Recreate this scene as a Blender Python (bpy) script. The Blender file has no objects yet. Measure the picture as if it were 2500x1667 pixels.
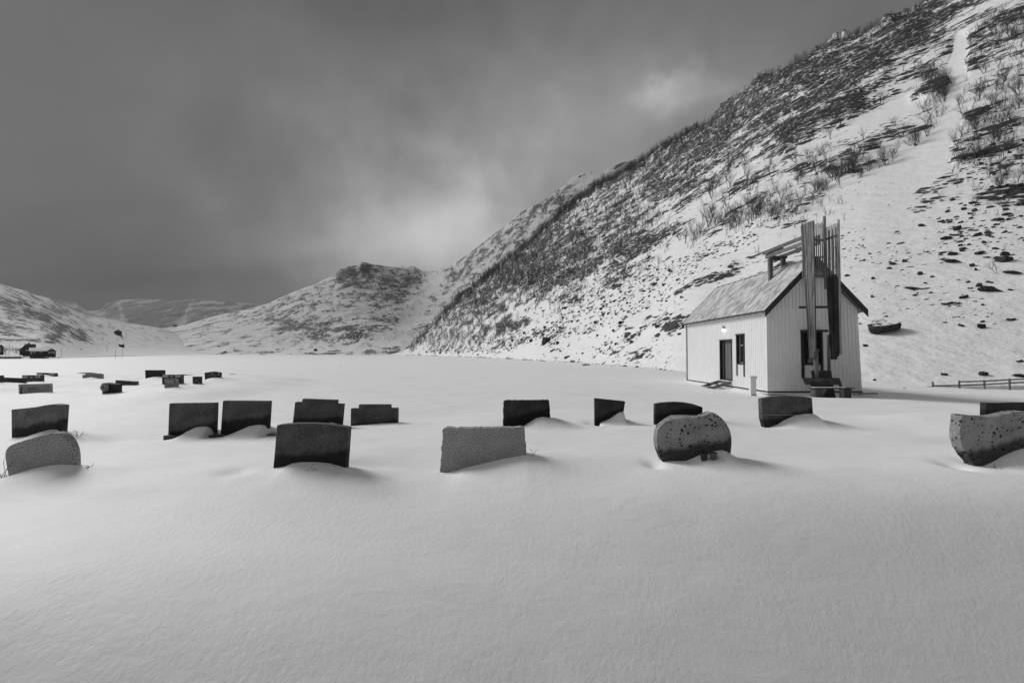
import bpy, bmesh, math, random
import numpy as np
from mathutils import Vector, Matrix
R = math.radians
random.seed(7)
scene = bpy.context.scene
COL = scene.collection

# ------------------------------------------------------------------ camera
W0, H0, F0 = 2500.0, 1667.0, 1111.1          # size and focal length of the photograph in its own pixels
PITCH = R(1.495)
CAMZ = 1.6
cam_d = bpy.data.cameras.new('camera')
cam_d.sensor_width = 36.0
cam_d.lens = 16.0
cam_d.clip_start = 0.1
cam_d.clip_end = 20000
cam = bpy.data.objects.new('camera', cam_d)
COL.objects.link(cam)
cam.location = (0, 0, CAMZ)
cam.rotation_euler = (math.pi / 2 + PITCH, 0, 0)
scene.camera = cam
scene.render.resolution_x = 1024
scene.render.resolution_y = 682

scene.view_settings.view_transform = 'Standard'
scene.view_settings.look = 'None'
scene.view_settings.exposure = 0.28
scene.view_settings.gamma = 1.0

CP, SP = math.cos(PITCH), math.sin(PITCH)


def P(px, py, Y):
    """the point at depth Y (metres ahead of the camera) that the photograph shows at px, py"""
    dx = (px - W0 / 2) / F0
    dz = (H0 / 2 - py) / F0
    fy = CP - dz * SP
    fz = SP + dz * CP
    t = Y / fy
    return Vector((dx * t, Y, CAMZ + fz * t))


def proj(x, y, z):
    yc = y * CP + (z - CAMZ) * SP
    zc = -y * SP + (z - CAMZ) * CP
    return W0 / 2 + F0 * x / yc, H0 / 2 - F0 * zc / yc


# ------------------------------------------------------------------ sky, sun
SUN_AZ, SUN_EL = R(-53), R(37)      # azimuth from straight ahead, negative is left
world = bpy.data.worlds.new('World')
scene.world = world
world.use_nodes = True
nt = world.node_tree
nt.nodes.clear()


def N(tree, kind, **kw):
    n = tree.nodes.new(kind)
    for k, v in kw.items():
        if k == 'inp':
            for i, val in v.items():
                n.inputs[i].default_value = val
        else:
            setattr(n, k, v)
    return n


def math_n(tree, op, a, b=None, clamp=False):
    n = tree.nodes.new('ShaderNodeMath')
    n.operation = op
    n.use_clamp = clamp
    for i, v in enumerate((a, b)):
        if v is None:
            continue
        if isinstance(v, (int, float)):
            n.inputs[i].default_value = v
        else:
            tree.links.new(v, n.inputs[i])
    return n.outputs[0]


def smooth(tree, v, a, b):
    n = tree.nodes.new('ShaderNodeMapRange')
    n.interpolation_type = 'SMOOTHSTEP'
    n.inputs['From Min'].default_value = a
    n.inputs['From Max'].default_value = b
    tree.links.new(v, n.inputs['Value'])
    return n.outputs['Result']


sky = N(nt, 'ShaderNodeTexSky', sky_type='NISHITA', sun_disc=False)
sky.sun_elevation = SUN_EL
sky.sun_rotation = SUN_AZ
bw = N(nt, 'ShaderNodeRGBToBW')
nt.links.new(sky.outputs[0], bw.inputs[0])
tc = N(nt, 'ShaderNodeTexCoord')
nrm = N(nt, 'ShaderNodeVectorMath', operation='NORMALIZE')
nt.links.new(tc.outputs['Generated'], nrm.inputs[0])


wn = N(nt, 'ShaderNodeTexNoise', inp={'Scale': 9.0, 'Detail': 4.0, 'Roughness': 0.55})
nt.links.new(nrm.outputs[0], wn.inputs['Vector'])
wc_ = N(nt, 'ShaderNodeVectorMath', operation='SUBTRACT')
nt.links.new(wn.outputs['Color'], wc_.inputs[0])
wc_.inputs[1].default_value = (0.5, 0.5, 0.5)
ws_ = N(nt, 'ShaderNodeVectorMath', operation='SCALE')
ws_.inputs['Scale'].default_value = 0.16
nt.links.new(wc_.outputs[0], ws_.inputs[0])
wdir = N(nt, 'ShaderNodeVectorMath', operation='ADD')
nt.links.new(nrm.outputs[0], wdir.inputs[0])
nt.links.new(ws_.outputs[0], wdir.inputs[1])


def lobe(px, py, sharp, wide=1.0):
    """a brighter or darker patch of cloud in a direction of the sky"""
    d = (P(px, py, 100) - Vector((0, 0, CAMZ)))
    d.normalize()
    mp = N(nt, 'ShaderNodeVectorMath', operation='SUBTRACT')
    nt.links.new(wdir.outputs[0], mp.inputs[0])
    mp.inputs[1].default_value = d
    sc = N(nt, 'ShaderNodeVectorMath', operation='MULTIPLY')
    sc.inputs[1].default_value = (1 / wide, 1 / wide, 1)
    nt.links.new(mp.outputs[0], sc.inputs[0])
    ln = N(nt, 'ShaderNodeVectorMath', operation='LENGTH')
    nt.links.new(sc.outputs[0], ln.inputs[0])
    q = math_n(nt, 'MULTIPLY', ln.outputs['Value'], 1 / sharp)
    q = math_n(nt, 'POWER', q, 2)
    q = math_n(nt, 'MULTIPLY', q, -1)
    return math_n(nt, 'EXPONENT', q)


# streaky cloud sheet: noise over the direction flattened on to a plane overhead
sep = N(nt, 'ShaderNodeSeparateXYZ')
nt.links.new(nrm.outputs[0], sep.inputs[0])
zz = math_n(nt, 'ADD', math_n(nt, 'MAXIMUM', sep.outputs[2], 0.0), 0.16)
cx = math_n(nt, 'DIVIDE', sep.outputs[0], zz)
cy = math_n(nt, 'DIVIDE', sep.outputs[1], zz)
comb = N(nt, 'ShaderNodeCombineXYZ')
nt.links.new(cx, comb.inputs[0])
nt.links.new(cy, comb.inputs[1])
mpn = N(nt, 'ShaderNodeMapping')
mpn.inputs['Rotation'].default_value = (0, 0, R(35))
mpn.inputs['Scale'].default_value = (0.26, 0.95, 1)
nt.links.new(comb.outputs[0], mpn.inputs[0])
n1 = N(nt, 'ShaderNodeTexNoise', inp={'Scale': 1.1, 'Detail': 4.0, 'Roughness': 0.42, 'Distortion': 0.5})
nt.links.new(mpn.outputs[0], n1.inputs['Vector'])
n2 = N(nt, 'ShaderNodeTexNoise', inp={'Scale': 0.5, 'Detail': 3.0, 'Roughness': 0.45, 'Distortion': 0.3})
nt.links.new(comb.outputs[0], n2.inputs['Vector'])
cl = math_n(nt, 'ADD', math_n(nt, 'MULTIPLY', smooth(nt, n1.outputs[0], 0.25, 0.8), 0.7),
            math_n(nt, 'MULTIPLY', smooth(nt, n2.outputs[0], 0.3, 0.7), 0.55))
# base grey of the cloud cover
base = math_n(nt, "ADD", math_n(nt, "MULTIPLY", cl, 0.072), 0.052)
LOBES = [(1050, 600, 0.16, 1.5, 0.36), (930, 470, 0.28, 1.6, 0.075), (1180, 520, 0.10, 1.2, 0.08), (1690, 228, 0.03, 1.8, 0.13), (1640, 222, 0.02, 2.0, 0.05),
         (1365, 272, 0.014, 1.0, 0.06), (1350, 240, 0.03, 0.7, 0.03), (1600, 420, 0.22, 1.2, 0.07), (1380, 330, 0.16, 1.4, 0.05),
         (1850, 60, 0.25, 1.5, 0.05), (150, 430, 0.35, 1.2, -0.012), (950, 120, 0.30, 1.5, -0.010)]
wob = N(nt, 'ShaderNodeTexNoise', inp={'Scale': 5.0, 'Detail': 3.0, 'Roughness': 0.5})
nt.links.new(nrm.outputs[0], wob.inputs['Vector'])
wobf = math_n(nt, 'ADD', math_n(nt, 'MULTIPLY', smooth(nt, wob.outputs[0], 0.2, 0.8), 0.55), math_n(nt, 'ADD', math_n(nt, 'MULTIPLY', n1.outputs[0], 0.5), 0.42))
tot = base
for (a, b, s, w, amp) in LOBES:
    q = math_n(nt, 'MULTIPLY', lobe(a, b, s, w), amp)
    if amp > 0:
        q = math_n(nt, 'MULTIPLY', q, wobf)
    tot = math_n(nt, 'ADD', tot, q)
# the cloud is thinner and brighter overhead, to the left and behind the camera
dn = N(nt, 'ShaderNodeVectorMath', operation='DOT_PRODUCT')
dn.inputs[1].default_value = Vector((-0.80, -0.25, 0.55)).normalized()
nt.links.new(nrm.outputs[0], dn.inputs[0])
thin = smooth(nt, dn.outputs['Value'], 0.68, 1.0)
tot = math_n(nt, 'ADD', tot, math_n(nt, 'MULTIPLY', thin, 0.45))
# a little of the clear sky's own gradient comes through
veil = math_n(nt, 'MULTIPLY', math_n(nt, 'MINIMUM', bw.outputs[0], 6.0), 0.004)
tot = math_n(nt, 'ADD', tot, veil)
tot = math_n(nt, 'MULTIPLY', tot, 10.0)
bg = N(nt, 'ShaderNodeBackground', inp={'Strength': 0.1})
nt.links.new(tot, bg.inputs['Color'])
out = N(nt, 'ShaderNodeOutputWorld')
nt.links.new(bg.outputs[0], out.inputs[0])

sun_d = bpy.data.lights.new('sun', 'SUN')
sun_d.energy = 2.1
sun_d.angle = R(22)
sun_d.color = (1.0, 0.998, 0.995)
sun = bpy.data.objects.new('sun', sun_d)
COL.objects.link(sun)
sdir = Vector((math.sin(SUN_AZ) * math.cos(SUN_EL), math.cos(SUN_AZ) * math.cos(SUN_EL), math.sin(SUN_EL)))
sun.rotation_euler = sdir.to_track_quat('Z', 'Y').to_euler()


# ------------------------------------------------------------------ helpers
def tag(o, label=None, cat=None, group=None, kind=None):
    if label: o['label'] = label
    if cat: o['category'] = cat
    if group: o['group'] = group
    if kind: o['kind'] = kind
    return o


def empty(name, loc, rz=0.0):
    o = bpy.data.objects.new(name, None)
    o.empty_display_size = 0.2
    COL.objects.link(o)
    o.location = loc
    o.rotation_euler = (0, 0, rz)
    return o


def mesh_np(name, verts, faces, mat, smooth_shade=True, attrs=None, parent=None):
    me = bpy.data.meshes.new(name)
    n = len(verts)
    me.vertices.add(n)
    me.vertices.foreach_set('co', np.asarray(verts, dtype=np.float32).ravel())
    f = np.asarray(faces, dtype=np.int32)
    k = f.shape[1]
    me.loops.add(f.size)
    me.loops.foreach_set('vertex_index', f.ravel())
    me.polygons.add(len(f))
    me.polygons.foreach_set('loop_start', np.arange(0, f.size, k, dtype=np.int32))
    me.polygons.foreach_set('loop_total', np.full(len(f), k, dtype=np.int32))
    me.polygons.foreach_set('use_smooth', np.full(len(f), smooth_shade, dtype=bool))
    for an, av in (attrs or {}).items():
        a = me.attributes.new(an, 'FLOAT', 'POINT')
        a.data.foreach_set('value', np.asarray(av, dtype=np.float32))
    me.update(calc_edges=True)
    me.validate()
    me.materials.append(mat)
    o = bpy.data.objects.new(name, me)
    COL.objects.link(o)
    if parent: o.parent = parent
    return o


class MB:
    def __init__(self):
        self.v = []
        self.f = []

    def add(self, vs, fs):
        b = len(self.v)
        self.v += [tuple(p) for p in vs]
        self.f += [tuple(b + i for i in f) for f in fs]

    def box(self, x0, x1, y0, y1, z0, z1):
        self.add([(x0, y0, z0), (x1, y0, z0), (x1, y1, z0), (x0, y1, z0), (x0, y0, z1), (x1, y0, z1), (x1, y1, z1), (x0, y1, z1)],
                 [(0, 3, 2, 1), (4, 5, 6, 7), (0, 1, 5, 4), (1, 2, 6, 5), (2, 3, 7, 6), (3, 0, 4, 7)])
        return self

    def hexa(self, p):
        """eight corners in the order of box()"""
        self.add(p, [(0, 3, 2, 1), (4, 5, 6, 7), (0, 1, 5, 4), (1, 2, 6, 5), (2, 3, 7, 6), (3, 0, 4, 7)])
        return self

    def beam(self, a, b, w, h, up=(0, 0, 1)):
        a, b = Vector(a), Vector(b)
        d = (b - a).normalized()
        s = d.cross(Vector(up))
        if s.length < 1e-4: s = Vector((1, 0, 0))
        s.normalize()
        u = s.cross(d).normalized()
        s *= w / 2
        u *= h / 2
        self.hexa([a - s - u, b - s - u, b + s - u, a + s - u, a - s + u, b - s + u, b + s + u, a + s + u][0:1] +
                  [a + s - u, b + s - u, b - s - u, a - s + u, a + s + u, b + s + u, b - s + u])
        return self

    def tube(self, a, b, r0, r1, n=6, cap=True):
        a, b = Vector(a), Vector(b)
        d = (b - a)
        if d.length < 1e-6: return self
        d.normalize()
        s = d.orthogonal().normalized()
        u = d.cross(s)
        vs = []
        for c, r in ((a, r0), (b, r1)):
            for i in range(n):
                t = 2 * math.pi * i / n
                vs.append(c + s * math.cos(t) * r + u * math.sin(t) * r)
        fs = [(i, (i + 1) % n, n + (i + 1) % n, n + i) for i in range(n)]
        if cap:
            fs.append(tuple(range(n - 1, -1, -1)))
            fs.append(tuple(range(n, 2 * n)))
        self.add(vs, fs)
        return self

    def prism(self, poly, y0, y1):
        """an outline in x, z pulled out along y"""
        n = len(poly)
        vs = [(x, y0, z) for x, z in poly] + [(x, y1, z) for x, z in poly]
        fs = [tuple(range(n)), tuple(range(2 * n - 1, n - 1, -1))] + [(i, n + i, n + (i + 1) % n, (i + 1) % n) for i in range(n)]
        self.add(vs, fs)
        return self

    def build(self, name, mat, parent=None, bevel=0.0, smooth_shade=False, warp=None, seg=1):
        v = [warp(*p) for p in self.v] if warp else self.v
        me = bpy.data.meshes.new(name)
        me.from_pydata(v, [], self.f)
        bm = bmesh.new()
        bm.from_mesh(me)
        bmesh.ops.recalc_face_normals(bm, faces=bm.faces)
        if bevel > 0:
            es = [e for e in bm.edges if len(e.link_faces) == 2 and e.calc_face_angle(0) > 0.5]
            bmesh.ops.bevel(bm, geom=es, offset=bevel, segments=seg, affect='EDGES', profile=0.6)
        for f in bm.faces: f.smooth = smooth_shade
        bm.to_mesh(me)
        bm.free()
        me.materials.append(mat)
        o = bpy.data.objects.new(name, me)
        COL.objects.link(o)
        if parent: o.parent = parent
        return o


# ------------------------------------------------------------------ numpy noise
def _hash(ix, iy, iz, seed):
    h = (ix.astype(np.int64) * 374761393 + iy.astype(np.int64) * 668265263 + iz.astype(np.int64) * 2147483647 + seed * 974634777) & 0xFFFFFFFF
    h = ((h ^ (h >> 13)) * 1274126177) & 0xFFFFFFFF
    h = ((h ^ (h >> 16)) * 2246822519) & 0xFFFFFFFF
    h = h ^ (h >> 15)
    return (h & 0xFFFFFF) / float(0xFFFFFF)


def noise3(x, y, z, seed=0):
    x0, y0, z0 = np.floor(x), np.floor(y), np.floor(z)
    fx, fy, fz = x - x0, y - y0, z - z0
    fx = fx * fx * fx * (fx * (fx * 6 - 15) + 10)
    fy = fy * fy * fy * (fy * (fy * 6 - 15) + 10)
    fz = fz * fz * fz * (fz * (fz * 6 - 15) + 10)
    r = 0
    for i in (0, 1):
        for j in (0, 1):
            for k in (0, 1):
                w = (fx if i else 1 - fx) * (fy if j else 1 - fy) * (fz if k else 1 - fz)
                r = r + w * _hash(x0 + i, y0 + j, z0 + k, seed)
    return r * 2 - 1


def noise2(x, y, seed=0):
    x0, y0 = np.floor(x), np.floor(y)
    fx, fy = x - x0, y - y0
    fx = fx * fx * fx * (fx * (fx * 6 - 15) + 10)
    fy = fy * fy * fy * (fy * (fy * 6 - 15) + 10)
    z0 = np.zeros_like(x0)
    r = 0
    for i in (0, 1):
        for j in (0, 1):
            w = (fx if i else 1 - fx) * (fy if j else 1 - fy)
            r = r + w * _hash(x0 + i, y0 + j, z0, seed)
    return r * 2 - 1


def fbm2(x, y, oct=5, seed=0, rough=0.5):
    r, a, s = 0, 1.0, 0.0
    for o in range(oct):
        r = r + a * noise2(x * 2 ** o + 17.3 * o, y * 2 ** o - 9.1 * o, seed + o)
        s += a
        a *= rough
    return r / s


def fbm3(x, y, z, oct=5, seed=0, rough=0.5, ridged=False):
    r, a, s = 0, 1.0, 0.0
    for o in range(oct):
        n = noise3(x * 2 ** o + 17.3 * o, y * 2 ** o - 9.1 * o, z * 2 ** o + 4.7 * o, seed + o)
        if ridged: n = 1 - 2 * np.abs(n)
        r = r + a * n
        s += a
        a *= rough
    return r / s


# ------------------------------------------------------------------ materials
def new_mat(name, rough=0.7, spec=0.3):
    m = bpy.data.materials.new(name)
    m.use_nodes = True
    t = m.node_tree
    b = t.nodes['Principled BSDF']
    b.inputs['Roughness'].default_value = rough
    b.inputs['Specular IOR Level'].default_value = spec
    return m, t, b


def grey(v):
    return (v, v, v, 1)


def noise_node(t, scale, detail=6, rough=0.6, vec=None, dist=0.0):
    n = N(t, 'ShaderNodeTexNoise', inp={'Scale': scale, 'Detail': detail, 'Roughness': rough, 'Distortion': dist})
    if vec is not None: t.links.new(vec, n.inputs['Vector'])
    return n.outputs[0]


def obj_vec(t, scale=(1, 1, 1), rot=(0, 0, 0)):
    c = N(t, 'ShaderNodeTexCoord')
    m = N(t, 'ShaderNodeMapping')
    m.inputs['Scale'].default_value = scale
    m.inputs['Rotation'].default_value = rot
    t.links.new(c.outputs['Object'], m.inputs[0])
    return m.outputs[0]


def mixv(t, fac, a, b):
    """a blend of two grey values or sockets"""
    n = N(t, 'ShaderNodeMix', data_type='FLOAT')
    for i, v in ((0, fac), (2, a), (3, b)):
        if isinstance(v, (int, float)): n.inputs[i].default_value = v
        else: t.links.new(v, n.inputs[i])
    return n.outputs[0]


def bump(t, b, h, strength, dist):
    n = N(t, 'ShaderNodeBump', inp={'Strength': strength, 'Distance': dist})
    t.links.new(h, n.inputs['Height'])
    t.links.new(n.outputs[0], b.inputs['Normal'])
    return n


def simple_mat(name, v, var=0.3, scale=20, rough=0.7, spec=0.3, stretch=(1, 1, 1), bmp=0.0):
    m, t, b = new_mat(name, rough, spec)
    n = noise_node(t, scale, 6, 0.65, obj_vec(t, stretch))
    c = mixv(t, smooth(t, n, 0.3, 0.7), v * (1 - var), v * (1 + var))
    t.links.new(c, b.inputs['Base Color'])
    if bmp: bump(t, b, n, 0.6, bmp)
    return m


# snow of the ground
SNOW_ALB = 0.82
m_snow, t, b = new_mat('snow', 0.62, 0.25)
v = obj_vec(t)
na = noise_node(t, 19.0, 6, 0.62, obj_vec(t, (1.0, 0.72, 1.0), (0, 0, R(30))))
nb = noise_node(t, 70.0, 3, 0.6, v)
nc = noise_node(t, 2.2, 4, 0.5, v)
crust = smooth(t, noise_node(t, 0.9, 4, 0.6, obj_vec(t, (1, .6, 1), (0, 0, R(30)))), 0.35, 0.65)
pit = N(t, 'ShaderNodeTexVoronoi', inp={'Scale': 7.0})
t.links.new(v, pit.inputs['Vector'])
pits = smooth(t, pit.outputs['Distance'], 0.02, 0.16)
ripple = noise_node(t, 5.0, 4, 0.5, obj_vec(t, (0.6, 1.5, 1), (0, 0, R(-20))), 0.6)
h = math_n(t, 'ADD', math_n(t, 'MULTIPLY', na, mixv(t, crust, 0.45, 1.15)), math_n(t, 'MULTIPLY', nb, 0.30))
h = math_n(t, 'ADD', h, math_n(t, 'MULTIPLY', ripple, mixv(t, crust, 1.1, 0.2)))
h = math_n(t, 'ADD', h, math_n(t, 'MULTIPLY', pits, 0.22))
bn = bump(t, b, h, 0.30, 0.022)
c = mixv(t, nc, SNOW_ALB - 0.01, SNOW_ALB + 0.05)
t.links.new(c, b.inputs['Base Color'])


def hill_mat(name, sc, aniso, rock_lo, rock_hi, bumpd, alb=0.78, thin=1.0, rot=(0, 0, 0)):
    """snowy mountainside: broken slabs of bare rock, more of them where the attribute 'rock' is high, snow lying in the joints"""
    m, t, b = new_mat(name, 0.75, 0.15)
    at = N(t, 'ShaderNodeAttribute')
    at.attribute_name = 'rock'
    ra = at.outputs['Fac']
    n1 = noise_node(t, 1.0, 5, 0.55, obj_vec(t, tuple(a_ * sc * 0.55 for a_ in aniso), rot), 0.2)
    thr = mixv(t, ra, 0.66, 0.24)
    dens = math_n(t, 'MULTIPLY', math_n(t, 'SUBTRACT', n1, thr), 3.6)
    masks = []
    for k, (mul, gap, dm) in enumerate(((1.0, 0.05, 0.9), (2.6, 0.07, 0.85), (6.5, 0.04, 0.55))):
        v = obj_vec(t, tuple(a_ * sc * mul * 1.9 for a_ in aniso), rot)
        nz = N(t, 'ShaderNodeTexNoise', inp={'Scale': 2.3, 'Detail': 4.0, 'Roughness': 0.6})
        t.links.new(v, nz.inputs['Vector'])
        s1 = N(t, 'ShaderNodeVectorMath', operation='SCALE')
        s1.inputs['Scale'].default_value = 0.75
        t.links.new(nz.outputs['Color'], s1.inputs[0])
        ad = N(t, 'ShaderNodeVectorMath', operation='ADD')
        t.links.new(v, ad.inputs[0])
        t.links.new(s1.outputs[0], ad.inputs[1])
        vo = N(t, 'ShaderNodeTexVoronoi', feature='F1')
        vo.inputs['Scale'].default_value = 1.0
        ve = N(t, 'ShaderNodeTexVoronoi', feature='DISTANCE_TO_EDGE')
        ve.inputs['Scale'].default_value = 1.0
        t.links.new(ad.outputs[0], vo.inputs['Vector'])
        t.links.new(ad.outputs[0], ve.inputs['Vector'])
        rb = N(t, 'ShaderNodeRGBToBW')
        t.links.new(vo.outputs['Color'], rb.inputs[0])
        q = math_n(t, 'SUBTRACT', math_n(t, 'MULTIPLY', dens, dm), math_n(t, 'SUBTRACT', rb.outputs[0], 0.12))
        mk = math_n(t, 'MULTIPLY', smooth(t, q, 0.0, 0.06), smooth(t, ve.outputs['Distance'], gap, gap + 0.06))
        masks.append(mk)
    mask = math_n(t, 'MAXIMUM', math_n(t, 'MAXIMUM', masks[0], masks[1]), masks[2])
    n3 = noise_node(t, sc * 9, 6, 0.65, obj_vec(t))
    rc = mixv(t, smooth(t, n3, 0.35, 0.68), rock_lo, rock_hi)
    # snow colour darkens from the foot up, standing in for cloud shade
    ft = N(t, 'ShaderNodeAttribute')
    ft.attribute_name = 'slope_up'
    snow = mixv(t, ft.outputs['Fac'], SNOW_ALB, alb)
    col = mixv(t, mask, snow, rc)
    t.links.new(col, b.inputs['Base Color'])
    n4 = noise_node(t, sc * 3, 6, 0.6, obj_vec(t, aniso, rot))
    hh = math_n(t, 'ADD', math_n(t, 'MULTIPLY', mask, -0.25), n4)
    bump(t, b, hh, 0.6, bumpd)
    return m

# ------------------------------------------------------------------ the lie of the snow
def hermite(xs, ys, x):
    """monotone cubic through control points, clamped outside"""
    xs, ys = np.asarray(xs, float), np.asarray(ys, float)
    x = np.clip(x, xs[0], xs[-1])
    d = np.diff(ys) / np.diff(xs)
    m = np.zeros_like(ys)
    for i in range(1, len(xs) - 1):
        m[i] = 0 if d[i - 1] * d[i] <= 0 else 2 * d[i - 1] * d[i] / (d[i - 1] + d[i])
    m[0], m[-1] = d[0], d[-1]
    i = np.clip(np.searchsorted(xs, x) - 1, 0, len(xs) - 2)
    h = xs[i + 1] - xs[i]
    u = (x - xs[i]) / h
    return ((2 * u ** 3 - 3 * u ** 2 + 1) * ys[i] + (u ** 3 - 2 * u ** 2 + u) * h * m[i] +
            (-2 * u ** 3 + 3 * u ** 2) * ys[i + 1] + (u ** 3 - u ** 2) * h * m[i + 1])


GY = [1.2, 2, 3, 4.5, 6.3, 9.5, 15, 22, 32, 50, 90, 200, 400, 1000, 6000]
GX = [-300, 500, 1250, 1800, 2500]
GZ = {
    -300: [-1.95, -1.60, -1.10, -.45, 0, -.05, .24, .46, .45, .2, -.3, -1.3, -2.4, -1.7, -3],
    500: [-1.95, -1.60, -1.10, -.45, 0, -.06, .18, .36, .36, .12, -.4, -1.2, -2.2, -1.7, -3],
    1250: [-1.95, -1.60, -1.10, -.45, 0, .05, .08, .08, -.02, -.2, -.65, -1.2, -1.7, -1.7, -3],
    1800: [-1.95, -1.60, -1.10, -.45, .02, .04, -.10, -.22, -.22, -.6, -.9, -2.2, -4, -5, -6],
    2500: [-1.95, -1.60, -1.10, -.45, .04, .02, -.24, -.50, -.95, -1.5, -3.0, -5, -8, -8, -8]}
GXv = np.array(GX, float)


def ground_base(x, y):
    x = np.asarray(x, float)
    y = np.asarray(y, float)
    ye = np.maximum(np.maximum(y, 0.4 * np.abs(x)), 1.2)
    px = W0 / 2 + F0 * np.clip(x / ye, -2.2, 2.2)
    ly = np.log(ye)
    cols = [hermite(np.log(GY), GZ[g], ly) for g in GX]
    u = np.clip(px, GX[0], GX[-1])
    i = np.clip(np.searchsorted(GXv, u) - 1, 0, len(GX) - 2)
    f = (u - GXv[i]) / (GXv[i + 1] - GXv[i])
    f = f * f * (3 - 2 * f)
    st = np.stack(cols)
    idx = np.arange(x.size).reshape(x.shape)
    fl = st.reshape(len(GX), -1)
    a = fl[i.ravel(), idx.ravel()].reshape(x.shape)
    b_ = fl[(i + 1).ravel(), idx.ravel()].reshape(x.shape)
    z = a * (1 - f) + b_ * f
    # wind-laid drifts
    near = np.clip((ye - 4.5) / 4, 0, 1)
    # near snow is sunk and tilted right, away from the sun, to darken it
    lean = np.clip((5.6 - ye) / 2.6, 0, 1)
    z = z - 0.16 * x * np.exp(-(x / 8.0) ** 4) * lean * lean * (3 - 2 * lean) * np.clip(y / 1.5, 0, 1)
    z = z + near * (0.05 * fbm2(x * 0.22 + 3, y * 0.45, 3, 5) + 0.02 * fbm2(x * 0.9, y * 1.7, 3, 9)) + 0.008 * fbm2(x * 1.2, y * 1.8, 3, 11)
    return z


DRIFTS = []      # (xs, zs, y plane, sigma front, sigma back, side fade)


def ground(x, y):
    x = np.atleast_1d(np.asarray(x, float))
    y = np.atleast_1d(np.asarray(y, float))
    z = ground_mid(x, y)
    for (xs, zs, yp, sf, sb, sx) in DRIFTS:
        m = (np.abs(y - yp) < 3.2 * max(sf, sb)) & (x > xs[0] - 3 * sx) & (x < xs[-1] + 3 * sx)
        if not m.any(): continue
        xx, yy = x[m], y[m]
        zt = np.interp(xx, xs, zs)
        zb = DRIFT_BASE(xx, np.full_like(xx, yp), len(DRIFTS))
        dy = yy - yp
        w = np.exp(-(dy / np.where(dy < 0, sf, sb)) ** 2)
        ex = np.maximum(np.maximum(xs[0] - xx, xx - xs[-1]), 0)
        w = w * np.exp(-(ex / sx) ** 2)
        z[m] = z[m] * (1 - w) + (z[m] + (zt - zb)) * w
    for (sx_, sy_, rx, ry, dep) in SCOOPS:
        q = ((x - sx_) / rx) ** 2 + ((y - sy_) / ry) ** 2
        m = q < 9
        z[m] = z[m] - dep * np.exp(-q[m])
    return z


RESID = []       # how far the broad snow surface must rise or sink to meet each stone


def ground_mid(x, y):
    z = ground_base(x, y)
    if not RESID: return z
    num = np.zeros_like(z); den = np.full_like(z, 0.25)
    for (rx, ry, rv) in RESID:
        sg = 0.15 * ry if ry < 12 else 0.085 * ry
        d2 = ((x - rx) ** 2 + (1.3 * (y - ry)) ** 2) / sg ** 2
        w = np.exp(-d2)
        num += w * rv; den += w
    return z + num / den


def DRIFT_BASE(x, y, n):
    return ground_mid(x, y)


SCOOPS = []


def gz(x, y):
    return float(ground(np.array([x]), np.array([y]))[0])


# ------------------------------------------------------------------ hills
def lin(pts):
    a = np.array(pts, float)
    return lambda x: np.interp(x, a[:, 0], a[:, 1])


def smoothed(fn, half, n=21):
    w = np.hanning(n + 2)[1:-1]
    w /= w.sum()
    o = np.linspace(-half, half, n)
    return lambda x: float(sum(wi * fn(x + oi) for wi, oi in zip(w, o)))


def seg_field(px, py, segs):
    """how strongly a place belongs to bands drawn as line segments: x0,y0,x1,y1,width,amount"""
    r = np.zeros_like(px)
    for (x0, y0, x1, y1, w, am) in segs:
        dx, dy = x1 - x0, y1 - y0
        L = dx * dx + dy * dy + 1e-6
        u = np.clip(((px - x0) * dx + (py - y0) * dy) / L, 0, 1)
        d = np.hypot(px - x0 - u * dx, py - y0 - u * dy)
        g = am * np.exp(-(d / w) ** 2)
        if am > 0: r = r + g * (1 - np.clip(r, 0, 1) * 0.6)
        else: r = r + g
    return r


class Hill:
    pass


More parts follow.
